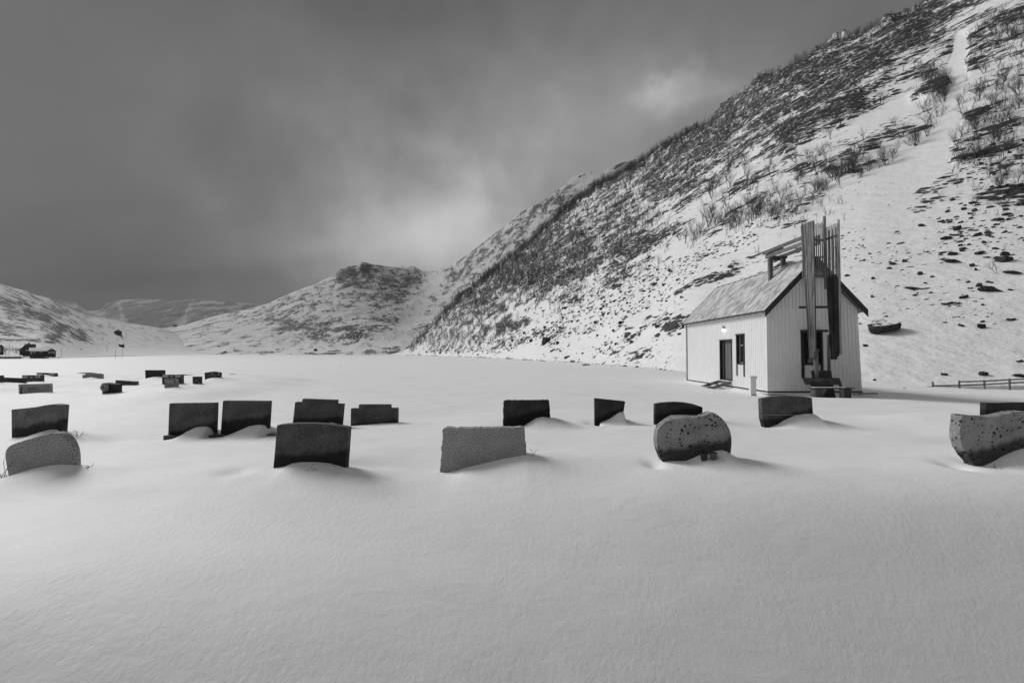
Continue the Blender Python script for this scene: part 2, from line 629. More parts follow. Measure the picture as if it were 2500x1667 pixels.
def make_hill(name, cols, foot_y, foot_D, ridge_y, ridge_D, expo, nrow, disp, mat, segs, base_rock, back=1.7, wide=90, foot_fade=(0.0, 0.5)):
    """a mountainside laid out between a foot line and a crest line, with its far side falling away behind"""
    h = Hill()
    cols = np.asarray(cols, float)
    nc = len(cols)
    X = np.zeros((nrow, nc)); Y = np.zeros((nrow, nc)); Z = np.zeros((nrow, nc))
    sf = np.linspace(0, 1, 500)
    fy_, fD_, ry_, rD_ = smoothed(foot_y, wide), smoothed(foot_D, wide), smoothed(ridge_y, wide * 1.3), smoothed(ridge_D, wide)
    for j, px in enumerate(cols):
        f = P(px, fy_(px), fD_(px))
        r = P(px, ry_(px), rD_(px))
        rz_true = P(px, float(ridge_y(px)), rD_(px)).z
        ex = expo(px)
        xx = f.x + (r.x - f.x) * sf
        yy = f.y + (r.y - f.y) * sf
        zz_ = f.z + (r.z - f.z) * sf ** ex + (rz_true - r.z) * sf ** 10
        sy = proj(xx, yy, zz_)[1]
        c = np.concatenate([[0], np.cumsum(np.abs(np.diff(sy)) + 0.02)])
        c /= c[-1]
        s = np.interp(np.linspace(0, 1, nrow), c, sf)
        X[:, j] = f.x + (r.x - f.x) * s
        Y[:, j] = f.y + (r.y - f.y) * s
        Z[:, j] = f.z + (r.z - f.z) * s ** ex + (rz_true - r.z) * s ** 10
    T = np.linspace(0, 1, nrow)[:, None] * np.ones((1, nc))
    px0, py0 = proj(X, Y, Z)
    rock = np.clip(base_rock(px0, py0) + seg_field(px0, py0, segs), 0, 1)
    dX, dY, dZ = disp(X, Y, Z, T, rock, px0, py0)
    X, Y, Z = X + dX, Y + dY, Z + dZ
    # far side
    nb = 14
    bX = []; bY = []; bZ = []; bR = []
    zr = Z[-1]
    for k in range(1, nb + 1):
        u = k / nb
        s = 1 + (back - 1) * u
        bX.append(X[-1] * s)
        bY.append(Y[-1] * s)
        bZ.append(zr - (zr + 8) * (u ** 1.15) - 0.02 * zr * (1 - (1 - min(1, u * 6)) ** 2))
        bR.append(np.full(nc, 0.3))
    h.X, h.Y, h.Z, h.rock = X, Y, Z, rock
    h.px, h.py = proj(X, Y, Z)
    AX = np.vstack([X[:1] * 0.995, X] + [a[None] for a in bX])
    AY = np.vstack([Y[:1] * 0.995, Y] + [a[None] for a in bY])
    AZ = np.vstack([Z[:1] - 12, Z] + [a[None] for a in bZ])
    AR = np.vstack([rock[:1], rock] + [a[None] for a in bR])
    AT = np.vstack([T[:1]] + [np.clip((T - foot_fade[0]) / (foot_fade[1] - foot_fade[0]), 0, 1)] + [np.ones((1, nc))] * nb)
    nr = AX.shape[0]
    idx = np.arange(nr * nc).reshape(nr, nc)
    F = np.stack([idx[:-1, :-1], idx[:-1, 1:], idx[1:, 1:], idx[1:, :-1]], -1).reshape(-1, 4)
    V = np.stack([AX, AY, AZ], -1).reshape(-1, 3)
    h.obj = mesh_np(name, V, F, mat, True, {'rock': AR.ravel(), 'slope_up': AT.ravel()})
    tag(h.obj, kind='structure')
    return h


def on_hill(h, px, py):
    """the point of the hill's face that is seen at px, py"""
    j = int(np.argmin(np.abs(h.px[h.px.shape[0] // 2] - px)))
    for _ in range(3):
        i = int(np.argmin(np.abs(h.py[:, j] - py)))
        j = int(np.argmin(np.abs(h.px[i] - px)))
    return Vector((h.X[i, j], h.Y[i, j], h.Z[i, j])), float(h.rock[i, j])


# --- near mountain, right
A_ridge = lin([(930, 871), (985, 866), (1020, 830), (1061, 785), (1112, 734), (1170, 683), (1211, 655), (1265, 611), (1323, 560), (1367, 519), (1408, 485), (1452, 453),
               (1510, 424), (1578, 383), (1640, 345), (1700, 312), (1742, 289), (1769, 264), (1799, 232), (1834, 210), (1848, 190), (1872, 176), (1899, 172), (1930, 157),
               (1998, 115), (2060, 88), (2113, 71), (2151, 50), (2178, 38), (2201, 34), (2243, 17), (2274, 0), (2400, -70), (2600, -160), (3000, -330), (3600, -520), (5200, -900)])
A_foot = lin([(930, 872), (1000, 869), (1100, 869), (1300, 883), (1500, 899), (1660, 917), (1900, 932), (2110, 940), (2300, 944), (2500, 942), (2900, 935), (5200, 900)])
A_footD = lin([(930, 1000), (1000, 850), (1100, 520), (1200, 300), (1300, 170), (1500, 85), (1660, 52), (1900, 40), (2110, 34.5), (2300, 33), (2500, 32), (2900, 30), (3600, 22), (5200, 16)])
A_ridgeD = lin([(930, 1000), (1061, 900), (1170, 800), (1408, 600), (1700, 400), (1900, 310), (2100, 255), (2274, 220), (2500, 185), (3000, 140), (3600, 100), (5200, 55)])
A_segs = [  # bare crags
    (1700, 345, 1850, 235, 55, .38), (1850, 250, 2000, 190, 60, .36), (2000, 230, 2200, 110, 60, .34), (1650, 375, 1760, 330, 40, .25), (1845, 215, 1885, 190, 17, 1.0),
    (1920, 335, 2080, 262, 26, .9), (2060, 235, 2150, 190, 22, .75), (2030, 270, 2090, 240, 20, .3), (2262, 232, 2320, 205, 15, 1.0), (2180, 60, 2260, 60, 30, .3),
    (2300, 40, 2500, 30, 50, .25), (2230, 110, 2320, 60, 30, .2),
    (1330, 700, 1430, 640, 28, .55), (1430, 655, 1570, 590, 18, .9), (1560, 610, 1660, 560, 16, .3), (1500, 700, 1590, 625, 14, .35), (1240, 660, 1400, 600, 45, .28), (1140, 730, 1300, 660, 35, .28),
    (1100, 790, 1200, 740, 25, .26), (1060, 850, 1260, 800, 16, .22), (1020, 862, 1100, 852, 9, .25), (1190, 810, 1290, 785, 9, .42), (1200, 770, 1225, 755, 10, .3),
    (1300, 660, 1700, 430, 60, .16), (1600, 470, 1900, 330, 45, .20), (1800, 470, 1960, 400, 20, .26), (1780, 520, 1860, 480, 15, .25), (1960, 420, 2140, 380, 16, .30),
    (1740, 620, 1830, 580, 22, .16), (1850, 550, 1990, 500, 14, .22), (1660, 720, 1790, 650, 14, .28), (1600, 800, 1720, 700, 30, .16), (1500, 800, 1660, 790, 14, .20),
    (2340, 350, 2480, 330, 26, .3), (2310, 330, 2410, 270, 5, .6), (2330, 395, 2500, 350, 6, .45), (2350, 170, 2420, 120, 22, .25), (2230, 240, 2320, 200, 14, .3),
    (2330, 520, 2480, 640, 60, -.12), (2200, 700, 2480, 760, 80, -.15), (1350, 800, 1600, 700, 60, .05),
    # snow gully and fans
    (2349, 106, 2335, 191, 16, -.7), (2335, 191, 2322, 308, 20, -.8), (2322, 308, 2240, 404, 24, -.8), (2232, 404, 2126, 510, 45, -.8), (2126, 540, 2080, 700, 80, -.35),
    (2080, 880, 2480, 890, 45, -.6), (2400, 420, 2300, 520, 40, -.3), (1700, 600, 1560, 720, 30, -.3), (1650, 600, 1760, 520, 14, -.3), (1440, 760, 1330, 780, 30, -.2)]


def A_base(px, py):
    ry = A_ridge(px)
    d = py - ry
    crest = np.exp(-(d / 30.0) ** 2) * np.where(px > 1700, 0.08, 0.25)
    up = np.clip(1 - d / (330 + 0 * px), 0, 1)
    foot = np.clip((A_foot(px) - py) / 40, 0, 1)
    return (0.34 + 0.19 * up + crest) * foot * np.interp(px, [930, 1150, 1500], [.75, .85, 1]) + 0.03


def A_disp(X, Y, Z, T, rock, px, py):
    k = np.clip(T * 6, 0, 1) * np.clip(Y / 300, 0.25, 2.0)
    cr = np.clip(rock - 0.35, 0, 1) * 1.8
    # beds of rock: long steps along the slope, dipping gently
    n = fbm3(X * 0.010, Y * 0.007, Z * 0.045, 5, 3, 0.55, True)
    m = fbm3(X * 0.05, Y * 0.03, Z * 0.22, 4, 23, 0.55, True)
    big = fbm3(X * 0.006, Y * 0.004, Z * 0.006, 3, 41)
    q = k * (3.0 * big + cr * (4.5 * n + 2.2 * m) + 1.0 * m * np.clip(rock, 0, .5))
    edge = np.clip((1 - T) * 25, 0.15, 1)
    q = q * edge
    jag = (T > 0.97) * (T - 0.97) / 0.03 * fbm2(px * 0.035, px * 0.0 + 3, 4, 77, 0.6) * 0.018 * Y * np.clip(rock * 1.6, 0.1, 1) * np.where(px > 1650, 1.4, 1)
    return -q * 0.55, -q * 0.35, q * 0.75 + jag


m_rockA = hill_mat('snowy_rock_near', 0.125, (1.0, 0.5, 1.6), 0.010, 0.075, 1.0, rot=(R(8), 0, 0))
colsA = np.concatenate([np.linspace(930, 2620, 860), np.linspace(2630, 5200, 120)])
hillA = make_hill('mountain', colsA, A_foot, A_footD, A_ridge, A_ridgeD, lambda p: 1.3, 430, A_disp, m_rockA, A_segs, A_base, back=1.6)

# --- saddle hill and the far shoulder behind the near mountain
B_ridge = lin([(300, 812), (403, 801), (439, 796), (485, 783), (536, 769), (600, 756), (657, 740), (674, 731), (718, 712), (769, 694), (793, 682), (818, 671), (828, 659),
               (851, 650), (872, 648), (882, 640), (893, 641), (905, 645), (929, 648), (973, 654), (1000, 651), (1011, 650), (1028, 660), (1048, 663), (1069, 661), (1095, 654),
               (1146, 618), (1187, 587), (1235, 550), (1272, 518), (1316, 496), (1350, 474), (1384, 448), (1398, 434), (1422, 422), (1452, 417), (1476, 419), (1486, 411),
               (1510, 400), (1531, 394), (1558, 389), (1620, 380), (1800, 420), (2000, 560)])
B_foot = lin([(300, 868), (420, 867), (700, 867), (1060, 866), (2000, 866)])
B_footD = lin([(300, 900), (600, 1000), (2000, 1050)])
B_ridgeD = lin([(300, 1500), (800, 1650), (1048, 1900), (1100, 1700), (1300, 1350), (1500, 1150), (2000, 1100)])
B_segs = [(835, 668, 895, 660, 22, .50), (840, 690, 880, 700, 18, .38), (940, 690, 1010, 680, 24, .28), (930, 720, 980, 720, 20, .25), (780, 735, 700, 730, 25, .14),
          (690, 790, 860, 815, 22, .34), (860, 815, 960, 790, 16, .24), (640, 790, 700, 800, 20, .12), (1060, 690, 1140, 670, 14, .3), (1100, 680, 1060, 730, 18, .2),
          (1250, 570, 1150, 640, 25, .25), (1300, 530, 1380, 480, 30, .2), (1360, 440, 1450, 430, 25, -.15), (1060, 700, 960, 830, 22, -.35), (1040, 670, 1080, 680, 14, -.4),
          (640, 770, 760, 750, 12, .1), (480, 800, 640, 770, 14, .08), (900, 860, 1000, 850, 10, .3), (700, 864, 1000, 862, 5, .25)]
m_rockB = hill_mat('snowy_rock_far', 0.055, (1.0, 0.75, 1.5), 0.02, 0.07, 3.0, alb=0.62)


def B_disp(X, Y, Z, T, rock, px, py):
    k = np.clip(T * 5, 0, 1) * np.clip((1 - T) * 20, 0.1, 1)
    n = fbm3(X * 0.004, Y * 0.003, Z * 0.008, 4, 13)
    m = fbm3(X * 0.02, Y * 0.012, Z * 0.05, 4, 29, 0.55, True)
    q = k * (15 * n + np.clip(rock, 0, 1) * 7 * m)
    return 0 * q, -q * 0.5, q * 0.6


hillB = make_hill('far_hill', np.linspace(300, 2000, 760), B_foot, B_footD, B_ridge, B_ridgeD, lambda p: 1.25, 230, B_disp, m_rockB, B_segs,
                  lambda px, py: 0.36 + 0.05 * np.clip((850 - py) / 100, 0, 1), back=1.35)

# --- left hill
L_ridge = lin([(-1500, 380), (-600, 560), (-200, 650), (0, 693), (31, 702), (64, 710), (82, 718), (122, 730), (153, 747), (184, 759), (219, 773), (250, 777), (281, 782), (324, 790),
               (365, 796), (403, 803), (440, 820), (480, 842), (540, 868)])
L_foot = lin([(-1500, 880), (0, 877), (150, 877), (185, 874), (230, 869), (540, 867)])
L_footD = lin([(-1500, 200), (-200, 290), (0, 300), (150, 300), (230, 480), (540, 900)])
L_ridgeD = lin([(-1500, 420), (-200, 600), (0, 640), (200, 900), (403, 1300), (540, 1350)])
L_segs = [(70, 765, 120, 780, 10, .60), (0, 735, 30, 745, 12, .4), (50, 742, 75, 748, 7, .45), (105, 752, 165, 762, 9, .35), (0, 795, 30, 815, 14, .3), (110, 800, 150, 810, 10, .42),
          (150, 800, 205, 815, 9, .35), (30, 780, 60, 790, 10, .25), (180, 822, 205, 827, 6, .7), (190, 829, 225, 832, 3, .5), (120, 822, 150, 826, 8, .4), (0, 836, 100, 832, 3, .5),
          (115, 838, 138, 841, 2.5, .8), (250, 790, 240, 800, 5, .2), (0, 850, 400, 862, 12, -.3), (230, 770, 330, 800, 8, .08)]
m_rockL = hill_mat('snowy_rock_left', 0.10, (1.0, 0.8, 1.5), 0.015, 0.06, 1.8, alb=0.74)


def L_disp(X, Y, Z, T, rock, px, py):
    k = np.clip(T * 5 - 0.3, 0, 1) * np.clip((1 - T) * 20, 0.15, 1)
    n = fbm3(X * 0.008, Y * 0.006, Z * 0.012, 4, 53)
    m = fbm3(X * 0.04, Y * 0.02, Z * 0.09, 4, 59, 0.55, True)
    q = k * (5 * n + np.clip(rock, 0, 1) * 5 * m)
    return 0 * q, -q * 0.5, q * 0.6


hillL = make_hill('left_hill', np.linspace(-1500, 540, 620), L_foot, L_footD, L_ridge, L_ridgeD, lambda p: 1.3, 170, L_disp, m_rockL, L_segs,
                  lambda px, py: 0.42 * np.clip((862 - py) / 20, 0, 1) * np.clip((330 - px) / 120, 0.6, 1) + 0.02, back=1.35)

# --- distant mountain; snow darkened and rock spread so the crest fades like cloud
D_ridge = lin([(-300, 700), (60, 716), (100, 722), (150, 734), (190, 738), (215, 762), (240, 760), (262, 742), (290, 733), (340, 730), (420, 734), (480, 731), (540, 735), (620, 742), (760, 760), (900, 800)])
D_foot = lin([(-300, 850), (900, 850)])
D_segs = [(270, 755, 330, 770, 16, .4), (340, 775, 440, 755, 22, .55), (320, 790, 400, 800, 10, .4), (440, 745, 470, 740, 12, .4), (470, 790, 500, 770, 12, .3), (290, 740, 310, 800, 5, -.5),
          (470, 740, 440, 800, 7, -.5), (205, 745, 240, 770, 12, -.3), (150, 745, 185, 742, 10, .3)]
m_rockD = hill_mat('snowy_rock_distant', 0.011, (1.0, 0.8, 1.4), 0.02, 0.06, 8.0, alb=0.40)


def D_disp(X, Y, Z, T, rock, px, py):
    k = np.clip(T * 5, 0, 1) * np.clip((1 - T) * 8, 0.15, 1)
    n = fbm3(X * 0.0011, Y * 0.0008, Z * 0.002, 5, 63)
    q = k * 110 * n
    return 0 * q, -q * 0.5, q * 0.5


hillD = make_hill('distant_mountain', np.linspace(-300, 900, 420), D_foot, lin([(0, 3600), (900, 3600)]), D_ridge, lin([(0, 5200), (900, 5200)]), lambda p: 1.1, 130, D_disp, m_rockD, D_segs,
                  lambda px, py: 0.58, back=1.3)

# ------------------------------------------------------------------ object materials
m_white = simple_mat('white_paint', 0.78, 0.04, 6, 0.55, 0.3, (1, 1, 0.3))
m_whitetrim = simple_mat('white_trim', 0.74, 0.04, 6, 0.5)
m_dark = simple_mat('dark_paint', 0.035, 0.3, 10, 0.5)
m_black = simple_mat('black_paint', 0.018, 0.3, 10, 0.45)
m_door = simple_mat('grey_door_paint', 0.13, 0.08, 5, 0.5)
m_concrete = simple_mat('concrete', 0.30, 0.15, 9, 0.85, 0.2, bmp=0.004)
m_metal = simple_mat('dull_metal', 0.35, 0.1, 9, 0.4)
m_bird = simple_mat('pale_metal', 0.55, 0.1, 9, 0.5)
m_barn = simple_mat('dark_barn_paint', 0.045, 0.25, 2, 0.7, 0.2, (3, 3, .4))
m_barnroof = simple_mat('dark_roof', 0.045, 0.2, 2, 0.7, 0.2)
m_farwin = simple_mat('pale_window_trim', 0.55, 0.05, 2, 0.5)
m_snowcap = simple_mat('settled_snow', 0.80, 0.02, 8, 0.65, 0.2, bmp=0.01)
m_pole = simple_mat('weathered_pole', 0.07, 0.2, 3, 0.8)
m_twig = simple_mat('dry_stalk', 0.10, 0.3, 8, 0.9)
m_bark = simple_mat('birch_bark', 0.055, 0.35, 1.5, 0.85, 0.2)
m_bark2 = simple_mat('thin_twigs', 0.085, 0.3, 0.8, 0.9, 0.1)
m_pot = simple_mat('clay_pot', 0.11, 0.15, 14, 0.8, 0.2)
m_pot2 = simple_mat('dark_pot', 0.045, 0.2, 14, 0.7, 0.2)

m_glass, t, b = new_mat('window_glass', 0.05, 0.9)
b.inputs['Base Color'].default_value = grey(0.02)

m_lamp, t, b = new_mat('lit_globe', 0.4)
b.inputs['Base Color'].default_value = grey(0.9)
b.inputs['Emission Color'].default_value = grey(1.0)
b.inputs['Emission Strength'].default_value = 4.0


def wood_mat(name, lo, hi, axis=2, dark_low=None):
    """old timber: long grain, knots and grey weathering"""
    m, t, b = new_mat(name, 0.85, 0.15)
    s = [14, 14, 14]
    s[axis] = 0.7
    g = noise_node(t, 1.6, 8, 0.68, obj_vec(t, tuple(s)), 0.3)
    p = noise_node(t, 1.5, 4, 0.6, obj_vec(t, (2.5, 2.5, .8) if axis == 2 else (1.5, .8, 1.5)))
    k = N(t, 'ShaderNodeTexVoronoi', inp={'Scale': 4.2})
    s2 = [1, 1, 1]
    s2[axis] = 0.45
    t.links.new(obj_vec(t, tuple(s2)), k.inputs['Vector'])
    kn = smooth(t, k.outputs['Distance'], 0.055, 0.10)
    f = math_n(t, 'ADD', math_n(t, 'MULTIPLY', smooth(t, g, 0.3, 0.72), 0.65), math_n(t, 'MULTIPLY', smooth(t, p, 0.35, 0.65), 0.35))
    c = mixv(t, f, lo, hi)
    c = mixv(t, kn, lo * 0.5, c)
    oi = N(t, 'ShaderNodeObjectInfo')
    c = math_n(t, 'MULTIPLY', c, mixv(t, oi.outputs['Random'], 0.65, 1.25))
    t.links.new(c, b.inputs['Base Color'])
    bump(t, b, g, 0.5, 0.006)
    return m


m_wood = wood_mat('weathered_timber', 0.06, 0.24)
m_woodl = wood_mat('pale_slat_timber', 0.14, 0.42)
m_woodh = wood_mat('weathered_beam', 0.08, 0.32, 1)
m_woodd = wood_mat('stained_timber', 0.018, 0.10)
m_woodx = wood_mat('dark_crossbar', 0.03, 0.12, 0)
m_bench = wood_mat('mossy_bench_plank', 0.02, 0.15, 0)
m_fence = wood_mat('grey_rail', 0.10, 0.24, 0)

# thin frozen snow blown over roof boards
m_roof, t, b = new_mat('frosted_roof_boards', 0.7, 0.2)
n1 = noise_node(t, 1.0, 7, 0.62, obj_vec(t, (2.2, 2.6, 0.5), (0, 0, 0)), 0.5)
n2 = noise_node(t, 1.0, 6, 0.65, obj_vec(t, (7, 16, 1.6)))
f = smooth(t, math_n(t, 'ADD', math_n(t, 'MULTIPLY', n1, 0.65), math_n(t, 'MULTIPLY', n2, 0.35)), 0.40, 0.58)
t.links.new(mixv(t, f, 0.26, 0.60), b.inputs['Base Color'])
bump(t, b, n2, 0.4, 0.01)


def granite(name, lo, hi, grain, spot_v=None, spot_scale=28.0, spot_r=0.22, patch=0.25, damp=True, polish=False):
    """granite: fine grains, optional dark lichen spots, soft patches, and a wet stain that follows the snow line"""
    m, t, b = new_mat(name, 0.35 if polish else 0.8, 0.5 if polish else 0.25)
    v = obj_vec(t)
    g = noise_node(t, grain, 3, 0.7, v)
    c = mixv(t, smooth(t, g, 0.36, 0.64), lo, hi)
    p = noise_node(t, 3.0, 5, 0.6, v)
    c = math_n(t, 'MULTIPLY', c, mixv(t, smooth(t, p, 0.3, 0.7), 1 - patch, 1 + patch))
    if spot_v is not None:
        vo = N(t, 'ShaderNodeTexVoronoi', inp={'Scale': spot_scale, 'Randomness': 1.0})
        wv = N(t, 'ShaderNodeVectorMath', operation='ADD')
        nn = N(t, 'ShaderNodeTexNoise', inp={'Scale': 30.0, 'Detail': 3.0})
        t.links.new(v, nn.inputs['Vector'])
        sc = N(t, 'ShaderNodeVectorMath', operation='SCALE')
        sc.inputs['Scale'].default_value = 0.03
        t.links.new(nn.outputs['Color'], sc.inputs[0])
        t.links.new(v, wv.inputs[0])
        t.links.new(sc.outputs[0], wv.inputs[1])
        t.links.new(wv.outputs[0], vo.inputs['Vector'])
        # spot size differs from one to the next and many cells have none
        bwc = N(t, 'ShaderNodeRGBToBW')
        t.links.new(vo.outputs['Color'], bwc.inputs[0])
        rad = math_n(t, 'MULTIPLY', smooth(t, bwc.outputs[0], 0.15, 0.8), spot_r * 1.45)
        big = noise_node(t, 4.0, 3, 0.5, v)
        rad = math_n(t, 'MULTIPLY', rad, mixv(t, smooth(t, big, 0.3, 0.65), 0.5, 1.25))
        d = math_n(t, 'SUBTRACT', vo.outputs['Distance'], rad)
        sm = smooth(t, d, -0.03, 0.03)
        c = mixv(t, sm, spot_v, c)
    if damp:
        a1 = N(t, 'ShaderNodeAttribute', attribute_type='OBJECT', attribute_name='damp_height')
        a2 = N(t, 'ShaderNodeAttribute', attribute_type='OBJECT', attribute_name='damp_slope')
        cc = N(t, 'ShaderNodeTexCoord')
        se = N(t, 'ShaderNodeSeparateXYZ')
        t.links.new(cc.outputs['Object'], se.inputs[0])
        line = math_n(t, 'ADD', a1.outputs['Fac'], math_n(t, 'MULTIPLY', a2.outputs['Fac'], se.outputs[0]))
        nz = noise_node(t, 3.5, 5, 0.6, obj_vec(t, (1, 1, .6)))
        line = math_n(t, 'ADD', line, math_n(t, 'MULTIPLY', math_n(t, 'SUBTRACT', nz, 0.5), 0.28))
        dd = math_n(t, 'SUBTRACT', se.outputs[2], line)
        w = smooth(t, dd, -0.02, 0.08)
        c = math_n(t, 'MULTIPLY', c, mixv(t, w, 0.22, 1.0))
    t.links.new(c, b.inputs['Base Color'])
    if not polish:
        bump(t, b, g, 0.5, 0.003)
    return m


g_pale = granite('pale_granite', 0.06, 0.56, 80, None, patch=0.10, damp=False)
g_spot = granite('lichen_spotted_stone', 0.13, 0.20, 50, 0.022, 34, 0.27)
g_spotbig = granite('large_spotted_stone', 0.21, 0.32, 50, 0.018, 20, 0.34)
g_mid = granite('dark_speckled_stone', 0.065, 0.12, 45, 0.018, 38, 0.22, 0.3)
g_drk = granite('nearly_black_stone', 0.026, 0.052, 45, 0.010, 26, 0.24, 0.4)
g_blk = granite('polished_black_stone', 0.010, 0.018, 60, None, patch=0.3, damp=False, polish=True)
g_grey = granite('plain_grey_stone', 0.20, 0.36, 55, None, patch=0.15, damp=False)
g_slate = granite('slate_grey_stone', 0.035, 0.065, 55, None, patch=0.2, damp=False)
m_letter = simple_mat('pale_lettering', 0.32, 0.2, 60)
m_letterd = simple_mat('dark_lettering', 0.02, 0.2, 60)
m_panel = simple_mat('pale_carved_panel', 0.38, 0.45, 26, 0.6)


# ------------------------------------------------------------------ gravestones
def crop(ox, oy, sc):
    return lambda pts: [(ox + x / sc, oy + y / sc) for x, y in pts]


cA = crop(0, 880, 3.36)
cB = crop(640, 930, 3.2667)
cC = crop(1400, 930, 3.6185)
cD = crop(2200, 880, 5.2267)
cF = crop(0, 880, 6.72)
cG = crop(300, 880, 6.72)


def chaikin(pts, n=2, keep=()):
    for _ in range(n):
        q = []
        m = len(pts)
        for i in range(m):
            a, b_ = pts[i], pts[(i + 1) % m]
            q.append((a[0] * .75 + b_[0] * .25, a[1] * .75 + b_[1] * .25))
            q.append((a[0] * .25 + b_[0] * .75, a[1] * .25 + b_[1] * .75))
        pts = q
    return pts


STONES = []


def stone(label, mat, D, top, snow, thick=0.13, group=None, rnd=0, rough=0.0, bev=0.008, sf=0.4, sb=0.35, sx=0.45, damp=(0.10,), bury=0.35, tilt=0.0, cat='gravestone'):
    """top: outline from the left foot over the top to the right foot; snow: the line where snow meets the face"""
    pts = [P(x, y, D) for x, y in top]
    sn = [P(x, y, D) for x, y in snow]
    xs = [p.x for p in sn]
    zs = [p.z for p in sn]
    o = order = sorted(range(len(xs)), key=lambda i: xs[i])
    xs = [xs[i] for i in order]
    zs = [zs[i] for i in order]
    if D > 14: sf, sb, sx = 0.7, 0.7, 0.5
    DRIFTS.append((xs, zs, D, sf, sb, sx))
    for xr in (xs[0], .5 * (xs[0] + xs[-1]), xs[-1]):
        zr_ = float(np.interp(xr, xs, zs)) * .5 + .5 * min(zs)
        RESID.append((xr, D, zr_ - float(ground_base(np.array([xr]), np.array([D]))[0])))
    x0 = 0.5 * (pts[0].x + pts[-1].x)
    z0 = min(zs)
    poly = [(p.x - x0, p.z - z0) for p in pts]
    if rnd:
        # round the upper corners only
        up = [poly[0]]
        q = poly
        for _ in range(rnd):
            r = [q[0]]
            for i in range(len(q) - 1):
                a, b_ = q[i], q[i + 1]
                r.append((a[0] * .75 + b_[0] * .25, a[1] * .75 + b_[1] * .25))
                r.append((a[0] * .25 + b_[0] * .75, a[1] * .25 + b_[1] * .75))
            r.append(q[-1])
            q = r
        poly = q
    if rough:
        rr = random.Random(int(abs(x0) * 977) + 5)
        q = []
        for i in range(len(poly) - 1):
            a, b_ = Vector(poly[i]), Vector(poly[i + 1])
            n = max(1, int((b_ - a).length / 0.035))
            for k in range(n):
                p = a.lerp(b_, k / n)
                if i or k: p += Vector((rr.uniform(-1, 1), rr.uniform(-1, 1))) * rough
                q.append((p.x, p.y))
        q.append(poly[-1])
        poly = q
    # run both feet down under the snow along their own lean
    a, b_ = poly[0], poly[-1]
    poly = [(a[0], a[1] - bury)] + poly + [(b_[0], b_[1] - bury)]
    mb = MB()
    mb.prism([(x, z) for x, z in poly], 0.0, thick)
    ob = mb.build('gravestone', mat, None, bevel=bev, seg=2)
    ob.location = (x0, D, z0)
    ob.rotation_euler = (tilt, 0, 0)
    n = len(xs)
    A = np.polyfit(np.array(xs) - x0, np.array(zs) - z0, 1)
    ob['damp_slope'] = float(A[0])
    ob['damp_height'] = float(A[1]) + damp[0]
    tag(ob, label, cat, group)
    STONES.append(ob)
    return ob, x0, z0


def lettering(par, x0, z0, D, box, mat, lines, name='inscription', seed=1):
    """worn lettering cut into the face: short strokes in rows; too worn to read"""
    r = random.Random(seed)
    mb = MB()
    a = P(box[0], box[1], D)
    c = P(box[2], box[3], D)
    w, h = c.x - a.x, a.z - c.z
    lh = h / (lines * 1.6)
    for i in range(lines):
        zt = a.z - z0 - i * lh * 1.6
        x = a.x - x0 + (w * 0.12 if i % 2 else 0)
        xe = c.x - x0 - (w * 0.10 if i % 2 else 0)
        while x < xe:
            cw = lh * r.uniform(0.35, 0.6)
            if r.random() < 0.16:
                x += cw
                continue
            mb.box(x, x + cw * 0.3, -0.003, 0.002, zt - lh, zt)
            if r.random() < .7: mb.box(x + cw * .3, x + cw * .75, -0.003, 0.002, zt - lh * r.choice((.25, .6, 1.0)), zt - lh * r.choice((0, .4, .8)) + lh * .1)
            x += cw * 1.15
    return mb.build(name, mat, par)


def patch_on(par, x0, z0, D, quads, mat, name):
    for q in quads:
        mb = MB()
        pp = [P(x, y, D) for x, y in q]
        mb.prism([(p.x - x0, p.z - z0) for p in pp], -0.004, 0.004)
        mb.build(name, mat, par)


def poly_line(mb, pts, D, x0, z0, w):
    pp = [P(x, y, D) for x, y in pts]
    for a, b_ in zip(pp[:-1], pp[1:]):
        mb.beam((a.x - x0, -0.001, a.z - z0), (b_.x - x0, -0.001, b_.z - z0), 0.006, w, up=(0, 0, 1)) if abs(a.x - b_.x) > abs(a.z - b_.z) \
            else mb.beam((a.x - x0, -0.001, a.z - z0), (b_.x - x0, -0.001, b_.z - z0), w, 0.006, up=(0, 1, 0))


# back rows first: nearer drifts may lie over them
# --- third row, far left (fronts towards us)
T3 = []
stone('black gravestone cut by the left edge of the photo in the back row', g_blk, 16.5, cF([(-160, 350), (-150, 242), (14, 242), (16, 345)]), cF([(-160, 350), (16, 350)]), 0.11)
o, x0, z0 = stone('slate grey gravestone with a tall cross carved at its left end', g_slate, 17.0, cF([(50, 415), (48, 278), (385, 293), (388, 388)]), cF([(50, 415), (110, 402), (388, 388)]), 0.12)
mb = MB(); Dk = 17.0
poly_line(mb, cF([(92, 285), (92, 405)]), Dk, x0, z0, .05)
poly_line(mb, cF([(58, 325), (128, 325)]), Dk, x0, z0, .04)
poly_line(mb, cF([(75, 285), (75, 405)]), Dk, x0, z0, .018); poly_line(mb, cF([(112, 285), (112, 400)]), Dk, x0, z0, .018)
mb.build('carved_cross', simple_mat('carved_slate', 0.10, .2, 40), o)
bx = cF([(150, 325), (320, 365)]); lettering(o, x0, z0, Dk, (*bx[0], *bx[1]), simple_mat('worn_lettering', 0.11, .2, 40), 2, seed=3)
o, x0, z0 = stone('black gravestone with pale carved panels partly behind the slate one with a cross', g_blk, 18.2, cF([(360, 372), (358, 238), (672, 240), (672, 338)]), cF([(360, 372), (400, 358), (672, 338)]), 0.14)
patch_on(o, x0, z0, 18.2, [cF([(366, 250), (458, 250), (458, 284), (366, 284)]), cF([(576, 250), (665, 250), (665, 284), (576, 284)])], m_panel, 'carved_panel')
patch_on(o, x0, z0, 18.2, [cF([(485, 256), (515, 268), (545, 256), (535, 278), (515, 290), (495, 278)])], m_panel, 'carved_bird')
